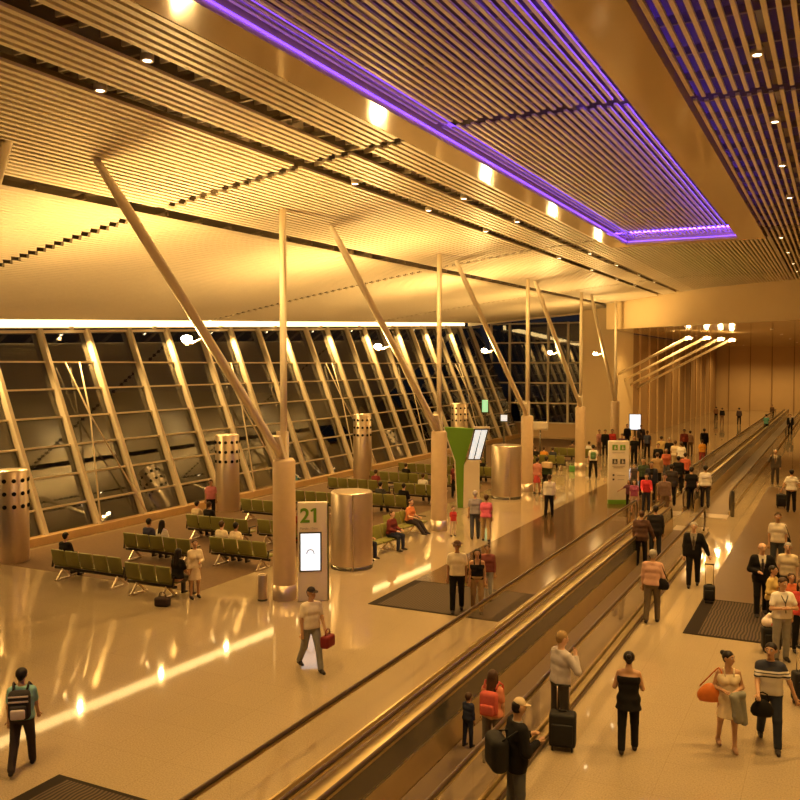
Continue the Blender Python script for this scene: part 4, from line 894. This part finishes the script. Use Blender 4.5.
# --- crowd around the direction totem
CW = [
 (634, 465, 436, 0, 'man in a black tee standing just right of the direction totem top', dict(top=('tee', BK), bottom=('trousers', BK))),
 (647, 458, 427, 160, 'person in dark blue with a backpack strap beyond the totem', dict(top=('tee', (.06, .07, .12)), bottom=('trousers', BK))),
 (661, 466, 431, 170, 'dark haired person in a cream yellow coat in the far crowd', dict(top=('jacket', (.66, .48, .20), CR), bottom=('trousers', CR), hair=('short', 'black'))),
 (669, 468, 429, 0, 'white haired person in black in the far crowd', dict(top=('long', BK), bottom=('trousers', BK), hair=('short', 'grey'))),
 (675, 472, 440, 180, 'person in a cream shirt and tan trousers in the far crowd', dict(top=('tee', CR), bottom=('trousers', (.5, .38, .2)))),
 (651, 502, 458, 10, 'man in a navy jacket behind the children in red', dict(top=('jacket', (.03, .03, .045), BK), bottom=('trousers', BK))),
 (646, 512, 474, 5, 'youngster in a bright red hoodie in the crowd', dict(top=('long', (.66, .05, .06)), bottom=('trousers', NV), arms=('fwd', 'fwd'), hmin=1.3)),
 (634, 514, 480, 0, 'girl in a purple red top and pale shorts near the totem foot', dict(top=('tee', (.42, .10, .20)), bottom=('shorts', (.6, .45, .35)), hmin=1.2, female=True, hair=('long', 'brown'))),
 (629, 510, 480, -30, 'child in dark clothes reaching out beside the totem', dict(top=('tee', (.12, .04, .06)), bottom=('trousers', BK), arms=('wide', 'down'), hmin=1.2, hair=('long', 'black'))),
 (664, 519, 465, 0, 'man in a brownish grey shirt walking towards us out of the crowd', dict(top=('long', (.26, .17, .12)), bottom=('trousers', (.18, .12, .07)), hair=('short', 'brown'), legs='step')),
 (685, 490, 447, 170, 'person in an orange red top with dark trousers in the crowd', dict(top=('tee', (.52, .12, .06)), bottom=('trousers', BK))),
 (678, 494, 456, 175, 'person in black beside the orange red top', dict(top=('long', BK), bottom=('trousers', BK))),
 (691, 510, 464, 180, 'person in a black top walking away beside the woman in white', dict(top=('tee', BK), bottom=('trousers', BK), legs='step')),
 (705, 508, 460, 182, 'woman in a white top walking away towards the far walkway', dict(top=('long', WH), bottom=('trousers', (.04, .035, .035)), female=True, hair=('short', 'black'), legs='step2')),
 (690, 455, 431, 180, 'person in a pale top beside the far walkway handrail', dict(top=('tee', (.5, .36, .26)), bottom=('trousers', BR))),
 (704, 455, 427, 160, 'person in a black coat at the far walkway entrance', dict(top=('jacket', BK, BK), bottom=('trousers', BK))),
 (702, 466, 440, 170, 'person in an orange yellow top at the far walkway entrance', dict(top=('tee', (.72, .32, .04)), bottom=('trousers', (.3, .05, .04)), hmin=1.45)),
 (634, 490, 464, 0, 'short person in dark grey right of the totem', dict(top=('tee', (.08, .06, .06)), bottom=('trousers', (.1, .09, .08)), hmin=1.3)),
 (643, 497, 457, 10, 'bareheaded man in a dark green tee behind the child in the red hoodie', dict(top=('tee', (.05, .07, .04)), bottom=('trousers', BK))),
 (657, 489, 449, 170, 'person in a tan jacket in the middle of the crowd, back turned', dict(top=('jacket', (.34, .22, .11), BK), bottom=('trousers', BK))),
 (671, 506, 461, 175, 'person in a charcoal coat beside the brownish grey shirt', dict(top=('jacket', (.045, .035, .03), BK), bottom=('trousers', BK))),
 (666, 483, 446, 0, 'woman in a rust red top in the middle of the crowd', dict(top=('tee', (.40, .10, .05)), bottom=('trousers', JN), female=True, hair=('long', 'black'))),
 (681, 474, 441, 180, 'person in a white top behind the orange red top', dict(top=('tee', WH), bottom=('trousers', BR))),
 (658, 476, 442, 0, 'person in a black hoodie under the cream yellow coat', dict(top=('long', BK), bottom=('trousers', (.08, .07, .06)))),
 (684, 456, 429, 0, 'person in a dark red jacket near the panelled side wall', dict(top=('long', (.20, .04, .03)), bottom=('trousers', BK))),
 (617, 470, 441, 0, 'person in dark clothes hidden behind the upper totem panel', dict(top=('long', (.06, .05, .05)), bottom=('trousers', BK))),
 (627, 449, 421, 20, 'tall dark figure left of the small white screen', dict(top=('long', BK), bottom=('trousers', BK))),
 (612, 456, 428, 10, 'person in a red jacket behind the totem', dict(top=('long', RD), bottom=('trousers', BK))),
 (605, 456, 430, 0, 'person in black left of the red jacket', dict(top=('long', BK), bottom=('trousers', BK))),
 (599, 455, 430, 30, 'person in a pinkish top left of the totem, far back', dict(top=('tee', (.5, .26, .22)), bottom=('trousers', (.25, .14, .1)), female=True)),
 (641, 450, 424, 0, 'person in a dark coat right of the small white screen', dict(top=('jacket', (.05, .04, .05), BK), bottom=('trousers', BK))),
 (622, 462, 434, -20, 'person in dark purple peeking out above the totem', dict(top=('long', (.10, .05, .08)), bottom=('trousers', BK))),
 (766, 435, 412, 180, 'person in a teal shirt on the far moving walkway', dict(top=('tee', (.10, .26, .22)), bottom=('trousers', BK))),
 (790, 435, 410, 0, 'distant person in black with a dark bag on the pale floor', dict(top=('jacket', BK, GY), bottom=('trousers', BK))),
 (739, 425, 408, 180, 'distant dark figure on the left lane of the far walkway', dict(top=('long', (.07, .05, .05)), bottom=('trousers', BK))),
 (722, 424, 408, 170, 'distant dark figure left of the far walkway', dict(top=('long', BK), bottom=('trousers', BR))),
 (772, 419, 405, 0, 'very distant figure right of the far walkway', dict(top=('long', BR), bottom=('trousers', BK))),
 (716, 421, 407, 180, 'very distant figure in brown by the side wall', dict(top=('long', (.3, .16, .08)), bottom=('trousers', BK))),
]
for u, vf, vh, hd, lab, k in CW:
    k.setdefault('hair', ('short', random.choice(['black', 'brown', 'black']))); k.setdefault('skin', random.choice(['tan', 'fair', 'brown']))
    stand(u, vf, vh, hd, lab, **k)
# --- seated travellers: bench, seat index
def seat_on(b, k, n, label, dy=.20, legs='sit', arms=('lap', 'lap'), ht=1.7, **kw):
    x = (k-(n-1)/2)*.56; M = Matrix.Translation(b.location) @ Matrix.Rotation(b.rotation_euler.z, 4, 'Z'); l = M @ Vector((x, dy, 0))
    kw.setdefault('det', 2 if l.length < 38 else 3)
    return person(label, Vector((l.x, l.y, 0)), b.rotation_euler.z+PI, ht, legs=legs, arms=arms, sit_z=.468, lean=kw.pop('lean', 4), **kw)
SK = [
 (B1, 0, 5, 'seated traveller in black on the left end of the front bench', dict(top=('long', BK), hair=('short', 'black'))),
 (B3, 1, 5, 'seated traveller in dark blue in the second row', dict(top=('tee', (.05, .05, .09)))),
 (B3, 2, 5, 'seated traveller in white and black in the second row', dict(top=('tee', WH), hair=('long', 'black'), female=True)),
 (B5, 0, 5, 'seated traveller in a cream top in the third row, left end', dict(top=('tee', CR))),
 (B5, 1, 5, 'seated traveller in black in the third row beside the cream top', dict(top=('long', BK))),
 (B2, 3, 4, 'seated woman in black at the right end of the front bench', dict(top=('tee', BK), hair=('long', 'black'), female=True)),
 (B4, 0, 4, 'seated woman in a white blouse in the second row', dict(top=('long', (.82, .70, .5)), female=True)),
 (B4, 1, 4, 'second seated woman in white in the second row, short dark hair', dict(top=('tee', (.80, .66, .48)), female=True, hair=('short', 'black'))),
 (B6, 1, 4, 'seated traveller in a dark red top in the third row', dict(top=('long', (.34, .04, .03)), legs='sitout')),
 (B6, 2, 4, 'seated traveller in maroon in the third row, legs stretched', dict(top=('tee', (.2, .03, .03)), bottom=('trousers', (.35, .05, .04)))),
 (B9, 2, 5, 'seated traveller in dark grey above the steel cylinder', dict(top=('tee', (.06, .06, .06)))),
 (B9, 4, 5, 'seated traveller in black in the fifth row, right end', dict(top=('long', BK))),
 (B11, 2, 4, 'seated man in a white shirt left of the second pillar', dict(top=('long', WH))),
 (B11, 3, 4, 'seated traveller in brown left of the second pillar', dict(top=('tee', BR))),
 (B10, 4, 6, 'seated traveller in maroon in the sixth row', dict(top=('tee', (.25, .04, .04)))),
 (B12, 3, 6, 'seated traveller in black in the seventh row', dict(top=('tee', BK))),
 (B13, 1, 4, 'seated traveller in orange in the seventh row', dict(top=('tee', OR))),
 (B15, 1, 4, 'seated traveller in dark clothes in the eighth row', dict(top=('tee', BK))),
 (Y1, 3, 4, 'seated woman in black and white on the yellow lit bench by the steel cylinder', dict(top=('tee', BK), female=True, hair=('long', 'black'))),
 (Y1, 0, 4, 'seated traveller in dark red at the far end of the yellow lit bench', dict(top=('long', (.16, .03, .025)))),
 (Y2, 1, 4, 'seated traveller in an orange top, legs stretched, by the second pillar', dict(top=('tee', (.72, .25, .10)), legs='sitout', bottom=('trousers', (.04, .03, .03)))),
 (F2, 1, 5, 'seated traveller in black on the far bench, left', dict(top=('long', BK))),
 (F2, 2, 5, 'seated traveller in bright orange on the far bench', dict(top=('long', (.75, .32, .04)))),
 (F2, 3, 5, 'seated traveller in dark blue on the far bench', dict(top=('tee', NV))),
 (F3, 4, 5, 'seated traveller in a white tee on the farthest bench', dict(top=('tee', WH))),
 (F3, 2, 5, 'seated traveller in dark brown on the farthest bench', dict(top=('tee', BR))),
 (F1, 1, 4, 'seated traveller in black on the bench behind the white shirt', dict(top=('tee', BK))),
 (F1, 2, 4, 'seated traveller in brown on the bench behind the white shirt', dict(top=('tee', (.3, .18, .09)))),
]
RR = random.Random(3)
for b, k, n, lab, kw in SK:
    kw.setdefault('hair', ('short', RR.choice(['black', 'brown']))); kw.setdefault('skin', RR.choice(['tan', 'brown', 'fair'])); kw.setdefault('bottom', ('trousers', RR.choice([BK, NV, (.1, .08, .06)])))
    seat_on(b, k, n, lab, **kw)
bag('yellow bag beside the seated travellers in red', Vector((-17.9, 26.45, .46)), (.75, .50, .05), .36, .2, .3, .2, name='carry_bag')
bag('dark bag on the floor at the feet of the woman in white and black', Vector((-16.0, 17.9, .36)), (.05, .03, .025), .4, .25, .25, .2, name='carry_bag')
bag('green bag on the floor beside the far bench', gp(572, 472)+Vector((0, 0, .5)), (.12, .34, .08), .35, .2, .38, .2, name='carry_bag')

# ------------------------------------------------------------------ world and view
w = bpy.data.worlds.new('night'); S.world = w; w.use_nodes = True
bg = w.node_tree.nodes['Background']; bg.inputs['Color'].default_value = (.012, .011, .014, 1); bg.inputs['Strength'].default_value = 1
S.view_settings.view_transform = 'Standard'; S.view_settings.look = 'None'; S.view_settings.exposure = -0.15; S.view_settings.gamma = 1
S.view_settings.use_curve_mapping = False
